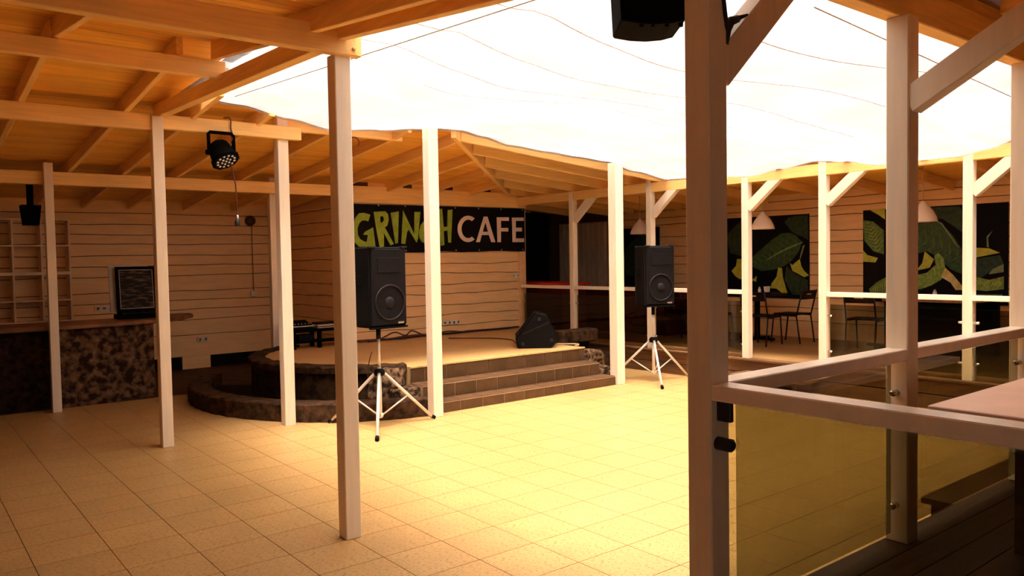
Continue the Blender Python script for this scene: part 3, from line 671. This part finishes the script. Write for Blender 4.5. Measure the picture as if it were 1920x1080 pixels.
# ================================================================== BANNER
bn = thing('cafe_banner', (7.35, 11.0, 1.85), 'long black banner with green and pale lettering on the stage wall', 'banner')
mb = MB(); NB = 30
for k in range(NB + 1):
    s = 5.45 + (9.05 - 5.45) * k / NB
    y = 10.985 - .004 * math.sin(k * 1.9)
    mb.v += [(s, y, 1.85 - .008 * math.sin(k * .7)), (s, y, 2.60 + .012 * (k / NB)), (s, y + .006, 2.60 + .012 * (k / NB)), (s, y + .006, 1.85 - .008 * math.sin(k * .7))]
for k in range(NB):
    for q in range(4): mb.f.append((k * 4 + q, k * 4 + (q + 1) % 4, k * 4 + 4 + (q + 1) % 4, k * 4 + 4 + q)); mb.sm.append(False)
mb.f += [(0, 1, 2, 3), (NB * 4 + 3, NB * 4 + 2, NB * 4 + 1, NB * 4)]; mb.sm += [False, False]
part('sheet', mb, 'banner_black', bn)
fb_ = lambda x, z: (x, 10.973, z)
for key, nm, m in (('G', 'letter', 'letter_lime'), ('R', 'letter', 'letter_lime'), ('I', 'letter', 'letter_lime'), ('N', 'letter', 'letter_lime'), ('C', 'letter', 'letter_lime'), ('H', 'letter', 'letter_lime'), ('c', 'letter', 'letter_pale'), ('A', 'letter', 'letter_pale'), ('F', 'letter', 'letter_pale'), ('E', 'letter', 'letter_pale')):
    loops = [LET[key]] + ([LET[key + 'h']] if key + 'h' in LET else [])
    part('letter', MB().plate(loops, fb_, (0, .004, 0)), m, bn, label=('lime green' if m == 'letter_lime' else 'pale pinkish white') + ' capital letter ' + key.upper())
for k in range(8):
    for z in (1.875, 2.585):
        part('grommet', MB().lathe([(.012, 0), (.012, .004), (.006, .006)], (5.6 + k * .485, 10.980, z), (0, -1, 0), 8), 'silver', bn)
# ================================================================== LEAF MURALS ON THE DECK WALL
CM = {'g': 'leaf_green', 'd': 'leaf_dark', 'm': 'leaf_mid', 'b': 'leaf_bright', 'l': 'leaf_lime', 'y': 'leaf_yellow', 'v': 'leaf_vein', 'p': 'leaf_vein'}
def mural(t0, t1, z0, z1, art, label):
    o = thing('leaf_mural', (11.72, (t0 + t1) / 2, z0), label, 'wall print')
    part('sheet', MB().box(11.715, 11.728, t0, t1, z0, z1), 'banner_black', o)
    for k, (key, p) in enumerate(sorted(art.items(), key=lambda q: 'dgmblyvp'.index(q[0][0]))):
        x = 11.713 - .0006 * k
        part('leaf', MB().plate([p], lambda a, z: (x, a, z), (.0015, 0, 0)), CM[key[0]], o)
        if key[0] in 'gmb':
            # ribs of the printed leaf
            n_ = len(p); cy = sum(q[0] for q in p) / n_; cz = sum(q[1] for q in p) / n_
            sxx = sum((q[0] - cy) ** 2 for q in p); szz = sum((q[1] - cz) ** 2 for q in p); sxz = sum((q[0] - cy) * (q[1] - cz) for q in p)
            th = .5 * math.atan2(2 * sxz, sxx - szz); ax_ = Vector((math.cos(th), math.sin(th)))
            def reach(o_, d_):
                best = 0
                for (y0, z0_), (y1, z1_) in zip(p, p[1:] + p[:1]):
                    e_ = Vector((y1 - y0, z1_ - z0_)); den = d_.x * e_.y - d_.y * e_.x
                    if abs(den) < 1e-9: continue
                    w_ = Vector((y0, z0_)) - o_; k_ = (w_.x * e_.y - w_.y * e_.x) / den; u_ = (w_.x * d_.y - w_.y * d_.x) / den
                    if k_ > 0 and 0 <= u_ <= 1: best = k_ if best == 0 else min(best, k_)
                return best
            c_ = Vector((cy, cz)); f_ = reach(c_, ax_) * .95; g_ = reach(c_, -ax_) * .95
            for j in range(9):
                o_ = c_ + ax_ * (-g_ + (f_ + g_) * (j + .5) / 9)
                for sg in (-1, 1):
                    d_ = Vector((ax_.x * .55 - sg * ax_.y * .84, ax_.y * .55 + sg * ax_.x * .84)).normalized()
                    L_ = reach(o_, d_) * .93
                    if L_ < .04: continue
                    nn = Vector((-d_.y, d_.x)) * .004; b_ = o_ + d_ * L_
                    part('rib', MB().plate([[(o_.x + nn.x, o_.y + nn.y), (b_.x, b_.y), (o_.x - nn.x, o_.y - nn.y)]], lambda a_, z: (x - .0004, a_, z), (.0003, 0, 0)), 'leaf_mid' if key[0] == 'g' else 'leaf_lime', o)
mural(6.99, 8.62, .98, 2.36, P1, 'dark square leaf print behind the table at the deck entrance')
mural(4.10, 6.09, .98, 2.36, P2, 'wide banana-leaf print on the plank wall at the far right')
P0 = {'d0': [[10.25, 2.1], [10.6, 2.2], [11.0, 1.9], [11.2, 1.5], [10.9, 1.3], [10.5, 1.5]], 'v0': [[10.3, 2.08], [10.7, 1.8], [11.05, 1.5], [10.72, 1.78]], 'm0': [[10.2, 1.15], [10.45, 1.12], [10.5, 1.3], [10.3, 1.28]]}
mural(10.14, 11.3, 1.02, 2.28, P0, 'dark leaf print in shadow behind the right loudspeaker')
# ================================================================== LOUDSPEAKERS ON TRIPODS
def spk(loc, rz, label):
    o = thing('loudspeaker', (loc[0], loc[1], 1.05), label, 'loudspeaker', 'loudspeakers on tripods', rz)
    w, d, h = .225, .42, .81
    mb = MB().prism([(-w, -d / 2 + .03), (w, -d / 2 + .03), (w, .04), (w * .72, d / 2), (-w * .72, d / 2), (-w, .04)], 0, h)
    part('cabinet', mb, 'black_plastic', o, True, bevel=.012)
    g = part('grille', MB().box(-w + .015, w - .015, -d / 2, -d / 2 + .032, .02, h - .02), 'speaker_grille', o, True, bevel=.008)
    part('woofer_ring', MB().lathe([(.175, 0), (.185, .006), (.175, .012), (.165, .006), (.175, 0)], (0, -d / 2 - .002, .25), (0, -1, 0), 32, False), 'cone_ring', g, True)
    part('dust_cap', MB().lathe([(.06, 0), (.055, .006), (.03, .012), (.005, .014)], (0, -d / 2 - .001, .25), (0, -1, 0), 20), 'cone_ring', g, True)
    part('horn', MB().box(-.14, .14, -d / 2 - .006, -d / 2, .55, .70), 'speaker_grille', g, True, bevel=.004)
    for sx in (-1, 1):
        part('handle', MB().box(sx * w - .006, sx * w + .006, -.05, .05, .42, .52), 'black_matte', o, True, bevel=.004)
        part('corner_guard', MB().box(sx * (w - .03) - .035, sx * (w - .03) + .035, -d / 2 - .004, -d / 2 + .05, h - .012, h + .006), 'cone_ring', o, True, bevel=.003)
    part('base_trim', MB().box(-w, w, -d / 2, -d / 2 + .05, -.012, .006), 'black_matte', o, True, bevel=.003)
    part('badge', MB().box(.10, .17, -d / 2 - .003, -d / 2, .03, .05), 'silver', g, True)
    return o
def tripod(loc, rz, label):
    o = thing('speaker_stand', (loc[0], loc[1], 0), label, 'stand', 'tripod speaker stands', rz)
    part('pole', MB().tube([(0, 0, .10), (0, 0, .62)], .021, 12), 'stand_paint', o, True)
    part('inner_pole', MB().tube([(0, 0, .60), (0, 0, .94)], .016, 12), 'stand_paint', o, True)
    part('top_socket', MB().tube([(0, 0, .92), (0, 0, 1.05)], .024, 12), 'black_plastic', o, True)
    k = part('collar', MB().lathe([(.05, -.03), (.062, 0), (.05, .03), (.03, .045)], (0, 0, .57), (0, 0, 1), 14), 'black_plastic', o, True)
    part('knob', MB().lathe([(.016, 0), (.02, .03), (.014, .04)], (.05, 0, .60), (1, 0, 0), 8), 'black_plastic', k, True)
    part('lower_collar', MB().lathe([(.03, -.02), (.034, 0), (.03, .02)], (0, 0, .13), (0, 0, 1), 12), 'stand_paint', o, True)
    for q in range(3):
        a = math.radians(q * 120); c, s = math.cos(a), math.sin(a)
        lg = part('leg', MB().tube([(c * .05, s * .05, .565), (c * .63, s * .63, .018)], .016, 10), 'stand_paint', o, True)
        part('foot', MB().tube([(c * .61, s * .61, .038), (c * .65, s * .65, .016)], .021, 10), 'black_plastic', lg, True)
        part('strut', MB().tube([(c * .03, s * .03, .13), (c * .33, s * .33, .30)], .009, 8), 'stand_paint', o, True)
    return o
def face(loc, phi):
    toc = Vector((-loc[0], -loc[1], 0)).normalized(); right = Vector((-toc.y, toc.x, 0))
    rr = Vector((_r0.x, _r0.y, 0))
    if right.dot(rr) < 0: right = -right
    n = toc * math.cos(phi) + right * math.sin(phi)
    return math.atan2(n.y, n.x) + math.pi / 2
LS = (3.95, 7.19); RS = (8.20, 7.22)
s1 = spk(LS, face(LS, math.radians(35)), 'black loudspeaker on the tripod in front of the stage wall banner')
t1 = tripod(LS, math.radians(238), 'silver tripod standing by the stone basin and white posts')
s2 = copy_thing(s1, (RS[0], RS[1], 1.05), face(RS, math.radians(30)), 'black loudspeaker on the right tripod in front of the deck railing')
t2 = copy_thing(t1, (RS[0], RS[1], 0), math.radians(231), 'silver tripod standing on the floor in front of the deck skirting')
# ================================================================== STAGE EQUIPMENT
mon = thing('stage_monitor', (7.12, 8.42, ST), 'black wedge-shaped monitor speaker lying on the stage edge', 'monitor', rz=math.radians(-38))
prof = [(-.27, 0), (.20, 0), (.30, .12), (.14, .46), (-.02, .50), (-.30, .13)]
mb = MB(); n = len(prof)
mb.add([(x, -.20, z) for x, z in prof] + [(x, .20, z) for x, z in prof], [tuple(range(n)), tuple(range(2 * n - 1, n - 1, -1))] + [(i, n + i, n + (i + 1) % n, (i + 1) % n) for i in range(n)])
cb = part('cabinet', mb, 'black_plastic', mon, True, bevel=.015)
part('side_groove', MB().bar((-.20, -.205, .20), (.17, -.205, .36), .012, .02), 'cone_ring', mon, True)
for x, z in ((-.20, .06), (.03, .40), (.20, .10)): part('corner_fitting', MB().lathe([(.03, 0), (.03, .008), (.018, .012)], (x, -.2, z), (0, -1, 0), 12), 'cone_ring', mon, True)
part('handle', MB().bar((.245, -.08, .27), (.245, .08, .27), .03, .03), 'black_matte', mon, True)
part('grille', MB().bar((-.155, 0, .315), (-.167, 0, .325), .36, .40, (.55, 0, .8)), 'speaker_grille', mon, True)
# stand with keyboards and mixer at the back of the stage
eq = thing('equipment_table', (4.95, 10.75, ST), 'low black table carrying sound gear at the back of the stage', 'table')
part('table_top', MB().box(4.45, 5.42, 10.62, 10.98, ST + .24, ST + .28), 'black_matte', eq, bevel=.004)
for x in (4.49, 4.88, 5.34):
    for y in (10.66, 10.92): part('leg', MB().box(x, x + .05, y, y + .05, ST, ST + .24), 'black_matte', eq)
part('shelf', MB().box(4.49, 5.38, 10.66, 10.95, ST + .08, ST + .10), 'black_matte', eq)
kb = thing('keyboard', (5.12, 10.78, ST + .28), 'silver-edged keyboard unit lying on the black stage table', 'keyboard')
part('body', MB().box(4.86, 5.40, 10.64, 10.92, ST + .282, ST + .335), 'silver', kb, bevel=.006)
part('key_slot', MB().box(4.87, 5.39, 10.632, 10.642, ST + .30, ST + .314), 'maroon', kb)
part('panel', MB().box(4.88, 5.38, 10.70, 10.90, ST + .335, ST + .36), 'black_plastic', kb, bevel=.004)
mxr = thing('mixer', (4.63, 10.78, ST + .28), 'slanted black mixing desk at the left end of the stage table', 'mixer')
mb = MB(); mb.add([(4.46, 10.64, ST + .282), (4.80, 10.64, ST + .282), (4.80, 10.93, ST + .282), (4.46, 10.93, ST + .282), (4.46, 10.64, ST + .33), (4.80, 10.64, ST + .33), (4.80, 10.93, ST + .40), (4.46, 10.93, ST + .40)],
     [(3, 2, 1, 0), (4, 5, 6, 7), (0, 1, 5, 4), (1, 2, 6, 5), (2, 3, 7, 6), (3, 0, 4, 7)])
part('body', mb, 'black_plastic', mxr, bevel=.004)
part('rim', MB().box(4.46, 4.80, 10.632, 10.64, ST + .322, ST + .334), 'silver', mxr)
for k in range(6): part('knob', MB().lathe([(.010, 0), (.008, .014)], (4.50 + k * .052, 10.72, ST + .35), (0, -.23, 1), 8), 'silver', mxr)
tag(part('amplifier', MB().box(4.60, 4.82, 10.70, 10.90, ST + .1, ST + .2), 'black_plastic', bevel=.006), 'small black box on the shelf under the stage table', 'amplifier')
def cable(pts, r, m, label):
    P = [Vector(p) for p in pts]; out = []
    for i in range(len(P) - 1):
        p0, p1, p2, p3 = P[max(i - 1, 0)], P[i], P[i + 1], P[min(i + 2, len(P) - 1)]
        for k in range(6):
            u = k / 6; out.append(.5 * ((2 * p1) + (p2 - p0) * u + (2 * p0 - 5 * p1 + 4 * p2 - p3) * u * u + (3 * p1 - p0 - 3 * p2 + p3) * u ** 3))
    out.append(P[-1])
    return tag(part('cable', MB().tube(out, r, 6), m), label, 'cable')
zc = ST + .02
cable([(5.5, 10.85, zc), (5.8, 10.9, zc), (6.1, 10.8, zc), (6.4, 10.92, zc), (6.7, 10.85, zc + .02), (7.0, 10.93, zc), (7.4, 10.88, zc), (7.8, 10.95, zc), (8.3, 10.9, zc), (8.85, 10.95, zc)], .018, 'cord_red', 'thick dark red cable along the foot of the stage wall')
cable([(5.6, 10.78, zc), (6.0, 10.9, zc), (6.2, 10.78, zc + .10), (6.45, 10.86, zc + .03), (6.6, 10.9, zc + .09), (6.85, 10.85, zc), (7.3, 10.93, zc + .03), (7.6, 10.87, zc)], .012, 'cord_red', 'looping cable in the pile behind the left loudspeaker')
cable([(5.7, 10.7, zc), (6.05, 10.8, zc), (6.3, 10.72, zc), (6.6, 10.8, zc), (7.2, 10.85, zc), (8.0, 10.9, zc), (8.6, 10.86, zc)], .012, 'cord_black', 'black cable lying along the stage wall')
cable([(6.9, 10.3, zc - .008), (7.1, 10.05, zc - .008), (7.35, 9.75, zc - .008), (7.4, 9.35, zc - .008), (7.2, 9.0, zc - .008), (7.08, 8.75, zc - .008)], .009, 'cord_red', 'thin red cable crossing the stage to the monitor')
cable([(7.45, 8.36, zc), (7.55, 8.24, zc), (7.62, 8.12, zc), (7.55, 8.03, zc), (7.46, 8.0, zc)], .012, 'cord_pale', 'pale cable at the stage edge beside the monitor')
cable([(4.31, 8.35, ST + .03), (4.36, 8.25, ST - .06), (4.33, 8.10, ST + .12), (4.35, 8.08, ST + .20)], .006, 'cord_red', 'short red cable sticking up at the rounded stage edge')
# ================================================================== STAGE LIGHT AND HANGING CORDS
pl = thing('stage_light', (2.62, 7.83, 2.70), 'black round LED stage light hanging from the beam', 'stage light')
ax = Vector((.22, -.52, -.82)).normalized(); c0 = Vector((2.62, 7.82, 2.80))
part('can', MB().lathe([(.06, -.12), (.10, -.09), (.115, -.02), (.125, .06), (.14, .075), (.14, .095), (.118, .10)], c0, ax, 10), 'black_matte', pl)
lens = part('lens', MB().lathe([(.112, .092), (.112, .101)], c0, ax, 20), 'black_plastic', pl)
px_ = ax.cross(Vector((1, 0, 0))).normalized(); py_ = ax.cross(px_)
for rr, n in ((0, 1), (.042, 6), (.085, 12)):
    for k in range(n):
        a = 2 * math.pi * k / n
        q = c0 + ax * .102 + px_ * (rr * math.cos(a)) + py_ * (rr * math.sin(a))
        part('diode', MB().lathe([(.013, 0), (.010, .006), (.003, .009)], q, ax, 8), 'lamp_lens', lens)
part('yoke', MB().tube([(2.50, 7.82, 2.80), (2.50, 7.83, 2.98), (2.52, 7.84, 3.0), (2.72, 7.84, 3.0), (2.74, 7.83, 2.98), (2.74, 7.82, 2.80)], .018, 6), 'black_matte', pl)
for x in (2.49, 2.75): part('yoke_knob', MB().lathe([(.025, -.02), (.025, .02)], (x, 7.82, 2.80), (1, 0, 0), 10), 'black_matte', pl)
cable([(2.66, 7.86, 3.15), (2.72, 7.84, 3.15), (2.725, 7.845, 3.05), (2.735, 7.83, 2.98), (2.70, 7.80, 2.90)], .007, 'cord_red', 'red cable looping over the beam to the stage light')
hc = thing('hanging_socket', (2.76, 7.83, 2.10), 'lamp socket dangling on a long red cord below the stage light', 'cord')
part('cord', MB().tube([(2.70, 7.82, 2.74), (2.75, 7.83, 2.5), (2.76, 7.83, 2.20)], .006, 6), 'cord_red', hc)
part('collar', MB().tube([(2.76, 7.83, 2.20), (2.76, 7.83, 2.14)], .012, 8), 'silver', hc)
part('socket', MB().lathe([(.012, .05), (.024, .03), (.026, 0), (.018, -.02)], (2.755, 7.83, 2.11), (0, 0, 1), 10), 'cord_black', hc)
cable([(4.02, 7.93, 2.98), (4.02, 7.93, 3.05), (4.06, 7.93, 3.085), (4.14, 7.93, 3.085), (4.17, 7.93, 3.05), (4.17, 7.93, 3.0)], .007, 'cord_red', 'red cable loop hanging under the beam above the banner')
# ================================================================== BAR CORNER
bar = thing('bar_counter', (1.2, 11.1, 0), 'stone-clad bar with a thick wooden top in the left background', 'bar')
part('stone_front', MB().prism([(1.56, 10.80), (2.10, 10.84), (2.72, 10.97), (2.72, 11.5), (1.56, 11.5)], 0, .955), 'bar_stone', bar)
part('dark_front', MB().box(-.8, 1.56, 10.86, 11.45, 0, .955), 'bar_dark', bar)
top = [(-.8, 10.74), (1.5, 10.72), (2.2, 10.76), (2.82, 10.93), (3.20, 11.28), (3.42, 11.62), (3.46, 11.86), (3.34, 11.98), (3.12, 11.92), (2.85, 11.62), (-.8, 11.55)]
part('worktop', MB().prism(top, .955, 1.01), 'counter_wood', bar, bevel=.012)
sh = thing('grid_shelf', (1.2, 13.25, .9), 'pale open grid shelf on the back wall behind the bar', 'shelf')
for x in (2.13, 1.775, 1.42, 1.065, .71, .355): part('upright', MB().box(x - .012, x + .012, 13.08, 13.37, .9, 2.40), 'shelf_paint', sh)
for z in (.92, 1.227, 1.62, 2.02, 2.395): part('board', MB().box(.345, 2.142, 13.075, 13.37, z - (.022 if z == 1.62 else .010), z + (.022 if z == 1.62 else .010)), 'shelf_paint', sh)
sp = thing('ceiling_speaker', (1.45, 11.5, 2.24), 'small black tapered speaker hanging under the roof by the grid shelf', 'speaker')
part('body', MB().add([(1.37, 11.42, 2.24), (1.54, 11.42, 2.24), (1.54, 11.58, 2.24), (1.37, 11.58, 2.24), (1.345, 11.40, 2.49), (1.565, 11.40, 2.49), (1.565, 11.6, 2.49), (1.345, 11.6, 2.49)], [(3, 2, 1, 0), (4, 5, 6, 7), (0, 1, 5, 4), (1, 2, 6, 5), (2, 3, 7, 6), (3, 0, 4, 7)]), 'black_matte', sp, bevel=.006)
part('bracket', MB().box(1.42, 1.49, 11.47, 11.53, 2.49, zr(11.5) + CB), 'black_matte', sp)
cx = thing('black_box', (2.62, 11.36, 1.01), 'flat black box on the bar under the leaning pictures', 'box')
part('base', MB().box(2.36, 2.90, 11.22, 11.5, 1.01, 1.07), 'black_matte', cx, bevel=.006)
part('lid', MB().box(2.40, 2.93, 11.20, 11.5, 1.07, 1.10), 'black_plastic', cx, bevel=.006)
def picture(s0, s1, t0, z0, z1, lean, fm, pm, label, fw_=.035):
    o = thing('picture_frame', ((s0 + s1) / 2, t0, z0), label, 'picture')
    def P(a, h, d): return (a, t0 + lean * h - d, z0 + h)
    H_ = z1 - z0
    def bx(a0, a1, h0, h1, d0, d1): return MB().add([P(a0, h0, d0), P(a1, h0, d0), P(a1, h0, d1), P(a0, h0, d1), P(a0, h1, d0), P(a1, h1, d0), P(a1, h1, d1), P(a0, h1, d1)], [(0, 1, 2, 3), (4, 7, 6, 5), (0, 4, 5, 1), (1, 5, 6, 2), (2, 6, 7, 3), (3, 7, 4, 0)])
    part('print', bx(s0 + .01, s1 - .01, .01, H_ - .01, 0, .012), pm, o)
    for q in ((s0, s1, 0, fw_), (s0, s1, H_ - fw_, H_), (s0, s0 + fw_, fw_, H_ - fw_), (s1 - fw_, s1, fw_, H_ - fw_)): part('frame_bar', bx(*q, -.004, .024), fm, o)
    f2 = fw_ + .008
    for q in ((s0 + f2, s1 - f2, f2, f2 + .005), (s0 + f2, s1 - f2, H_ - f2 - .005, H_ - f2), (s0 + f2, s0 + f2 + .005, f2, H_ - f2), (s1 - f2 - .005, s1 - f2, f2, H_ - f2)): part('inner_line', bx(*q, .012, .016), 'frame_pale', o)
    return o
picture(2.31, 2.80, 11.42, 1.10, 1.72, .10, 'frame_pale', 'frame_pale', 'pale frame standing behind the dark picture on the bar')
picture(2.37, 2.87, 11.33, 1.10, 1.70, .10, 'black_matte', 'picture_print', 'dark framed picture leaning on the bar top')
def outlet(p, nrm, n, label):
    o = thing('wall_socket', p, label, 'socket')
    p = Vector(p); nv = Vector(nrm); sd_ = Vector((-nv.y, nv.x, 0)); w = .045 * n
    part('plate', MB().bar(p - sd_ * w, p + sd_ * w, .02, .075, (0, 0, 1)), 'white_plastic', o, bevel=.004)
    for k in range(n):
        c = p + sd_ * (-w + .045 + k * .09) + nv * .008
        part('outlet_ring', MB().lathe([(.026, 0), (.026, .006), (.02, .007), (.018, .002)], c, nv, 12), 'shelf_paint', o)
outlet((4.08, 13.375, .47), (0, -1, 0), 2, 'white double socket low on the back plank wall')
outlet((2.62, 13.375, 1.06), (0, -1, 0), 3, 'white triple socket on the back wall beside the pictures')
outlet((7.44, 11.01, .66), (0, -1, 0), 4, 'white four-way socket low on the stage wall')
outlet((8.84, 11.01, 1.41), (0, -1, 0), 2, 'white socket at the right end of the stage wall')
fan = thing('wall_fan', (4.92, 13.33, 2.35), 'small round dark wall fitting with a cord near the back corner', 'wall fitting')
part('disc', MB().lathe([(.09, 0), (.085, .05), (.05, .07), (.02, .075)], (4.92, 13.37, 2.44), (0, -1, 0), 16), 'step_tile', fan)
part('cord', MB().tube([(4.95, 13.365, 2.36), (4.95, 13.365, 1.22)], .008, 6), 'step_grout', fan)
part('switch_box', MB().box(4.90, 4.99, 13.34, 13.38, 1.14, 1.24), 'shelf_paint', fan, bevel=.004)
# ================================================================== DECK FURNITURE
ctr = thing('red_counter', (9.75, 11.4, D), 'dark bar counter with a bright red top behind the first railing', 'counter')
part('front', MB().box(9.35, 9.95, 10.35, 12.6, D, 1.22), 'maroon', ctr)
part('top', MB().box(9.28, 10.0, 10.28, 12.65, 1.22, 1.27), 'red_top', ctr, bevel=.006)
ct2 = thing('low_counter', (10.8, 10.2, D), 'long dark low counter beyond the railing behind the steps', 'counter')
part('front', MB().box(10.45, 11.05, 8.9, 11.3, D, 1.10), 'maroon', ct2)
part('top', MB().box(10.40, 11.1, 8.85, 11.35, 1.10, 1.14), 'table_dark', ct2, bevel=.006)
def chair(loc, rz, label):
    o = thing('metal_chair', (loc[0], loc[1], D), label, 'chair', 'dark metal chairs on the deck', rz)
    # faces +X in its own axes
    part('seat', MB().box(-.19, .21, -.20, .20, .435, .458), 'table_dark', o, True, bevel=.006)
    part('seat_frame', MB().bar((-.2, -.2, .425), (.21, -.2, .425), .02, .02).bar((-.2, .2, .425), (.21, .2, .425), .02, .02), 'metal_dark', o, True)
    for sy in (-1, 1):
        part('leg', MB().tube([(-.19, sy * .2, .425), (-.25, sy * .2, 0)], .012, 8), 'metal_dark', o, True)
        part('leg', MB().tube([(.20, sy * .2, .425), (.25, sy * .2, 0)], .012, 8), 'metal_dark', o, True)
        part('back_post', MB().tube([(-.19, sy * .2, .425), (-.29, sy * .2, .82)], .012, 8), 'metal_dark', o, True)
    bk = part('backrest', MB().bar((-.268, -.21, .745), (-.268, .21, .745), .022, .14, (-.24, 0, .97)), 'table_dark', o, True, bevel=.005)
    part('plate', MB().bar((-.283, -.06, .755), (-.283, .06, .755), .004, .022, (-.24, 0, .97)), 'frame_pale', bk, True)
    return o
c1 = chair((11.02, 6.86), math.pi / 2, 'dark metal chair in side view at the deck entrance')
copy_thing(c1, (10.38, 6.98, D), .1, 'dark metal chair with its back to the entrance gap')
copy_thing(c1, (10.36, 7.85, D), 0.0, 'dark metal chair seen through the glass left of the entrance')
copy_thing(c1, (10.55, 8.62, D), -.1, 'dark metal chair beside the right loudspeaker tripod')
copy_thing(c1, (10.75, 5.55, D), .15, 'dark metal chair behind the glass right of the entrance')
def table(c, w, d, label, m='table_dark'):
    o = thing('cafe_table', (c[0], c[1], D), label, 'table')
    part('table_top', MB().box(c[0] - w / 2, c[0] + w / 2, c[1] - d / 2, c[1] + d / 2, D + .71, D + .745), m, o, bevel=.005)
    part('pedestal', MB().tube([(c[0], c[1], D + .03), (c[0], c[1], D + .71)], .045, 10), 'black_matte', o)
    part('foot_plate', MB().bar((c[0] - .3, c[1], D + .02), (c[0] + .3, c[1], D + .02), .07, .035), 'black_matte', o)
    part('foot_plate', MB().bar((c[0], c[1] - .3, D + .02), (c[0], c[1] + .3, D + .02), .07, .035), 'black_matte', o)
    return o
table((11.0, 7.48), .68, .68, 'dark pedestal table under the square leaf print')
table((11.32, 5.52), .62, .75, 'dark table behind the chair right of the entrance')
def shaker(p, label, m, h=.09):
    o = thing('condiment', p, label, 'condiment')
    part('jar', MB().lathe([(.026, 0), (.028, .02), (.024, h * .7), (.014, h * .85)], p, (0, 0, 1), 10), m, o)
    part('cap', MB().lathe([(.017, h * .83), (.017, h), (.008, h * 1.08)], p, (0, 0, 1), 10), 'silver', o)
zt_ = D + .745
shaker((10.80, 7.30, zt_), 'white shaker on the table under the square leaf print', 'white_plastic', .11)
shaker((11.05, 4.75, D + .775), 'small pale shaker on the black bench table', 'white_plastic', .08)
nh = thing('napkin_holder', (10.88, 7.22, zt_), 'fan of white napkins in a holder on the entrance table', 'napkins')
part('holder', MB().box(10.83, 10.93, 7.19, 7.25, zt_, zt_ + .03), 'black_plastic', nh)
for k in range(5): part('napkin', MB().bar((10.85 + k * .015, 7.22, zt_ + .02), (10.83 + k * .026, 7.22, zt_ + .12), .004, .05, (0, 1, 0)), 'white_plastic', nh)
bt = thing('black_bench_table', (10.7, 4.75, D), 'large black-sided table behind the glass at the right', 'table')
part('side_panel', MB().box(10.35, 10.42, 4.05, 5.05, D, D + .73), 'black_matte', bt)
part('side_panel', MB().box(11.25, 11.32, 4.05, 5.05, D, D + .73), 'black_matte', bt)
part('back_panel', MB().box(10.42, 11.25, 4.98, 5.03, D, D + .73), 'black_matte', bt)
part('top', MB().box(10.3, 11.4, 4.0, 5.1, D + .73, D + .775), 'counter_wood', bt, bevel=.005)
nt_ = thing('deck_table', (4.1, .95, D), 'pale pinkish table top just behind the closest railing', 'table')
part('table_top', MB().box(3.40, 5.1, .55, 1.49, 1.045, 1.08), 'table_pink', nt_, bevel=.004)
for x in (3.98, 4.9):
    for y in (.63, 1.30): part('leg', MB().box(x, x + .06, y, y + .06, D, 1.045), 'step_wood', nt_)
def pendant(s, t, z, label):
    o = thing('pendant_lamp', (s, t, z), label, 'lamp', 'white pendant lamps')
    sh_ = part('shade', MB().lathe([(.165, 0), (.168, .012), (.155, .06), (.12, .13), (.075, .19), (.04, .225), (.03, .25), (.012, .262)], (s, t, z), (0, 0, 1), 20, False), 'shade_white', o)
    part('bulb', MB().lathe([(.005, .06), (.03, .075), (.035, .11), (.02, .16), (.018, .2)], (s, t, z), (0, 0, 1), 10), 'lamp_lens', sh_)
    part('cord', MB().tube([(s, t, z + .255), (s, t, zs(s) + CB)], .006, 6), 'cord_pale', o)
    return o
pendant(10.2, 9.26, 2.10, 'white bell-shaped pendant lamp above the right loudspeaker')
pendant(10.2, 6.83, 2.09, 'white bell-shaped pendant lamp in front of the square leaf print')
pendant(10.2, 4.53, 2.09, 'white bell-shaped pendant lamp beside the thick pale post')
# ================================================================== THINGS ON THE NEAREST POST
hs = thing('hanging_speaker', (2.13, 1.92, 2.55), 'black speaker cabinet hanging at the top beside the nearest post', 'speaker')
bot = [(-.125, 0.0), (-.06, -.012), (.0, -.016), (.06, -.012), (.11, 0.0)]
pts2 = [(-.140, .34)] + bot + [(.12, .34)]
mb = MB(); n = len(pts2); xa = Vector((_r0.x, _r0.y, 0)); ya = Vector((_r0.y, -_r0.x, 0)); oo = Vector((2.175, 1.885, 2.565))
mb.add([oo + xa * a + Vector((0, 0, h)) + ya * .0 for a, h in pts2] + [oo + xa * a + Vector((0, 0, h)) - ya * .24 for a, h in pts2],
       [tuple(range(n)), tuple(range(2 * n - 1, n - 1, -1))] + [(i, n + i, n + (i + 1) % n, (i + 1) % n) for i in range(n)])
part('cabinet', mb, 'black_matte', hs, bevel=.006)
for a in (-.05, -.01, .04, .09):
    p = oo + xa * a - ya * .02 + Vector((0, 0, -.016)); part('rubber_foot', MB().lathe([(.008, -.006), (.009, .006)], p, (0, 0, 1), 8), 'black_matte', hs)
part('bracket', MB().bar((2.24, 1.86, 2.85), (2.30, 1.80, 2.85), .06, .12), 'black_matte', hs)
cable([(2.305, 1.712, 3.02), (2.30, 1.712, 2.85), (2.315, 1.712, 2.70), (2.335, 1.712, 2.58), (2.352, 1.72, 2.52), (2.37, 1.78, 2.50)], .008, 'cord_black', 'black cable hanging down the front of the nearest post')
tb = thing('cable_bundle', (2.39, 1.74, 2.48), 'black taped cable bundle tucked into the brace of the nearest post', 'cable bundle')
part('wrap', MB().tube([(2.362, 1.745, 2.475), (2.378, 1.74, 2.53), (2.40, 1.735, 2.56), (2.44, 1.735, 2.575)], .024, 10, .014), 'cord_black', tb)
part('tail', MB().tube([(2.43, 1.735, 2.573), (2.50, 1.735, 2.60)], .010, 8, .005), 'cord_black', tb)
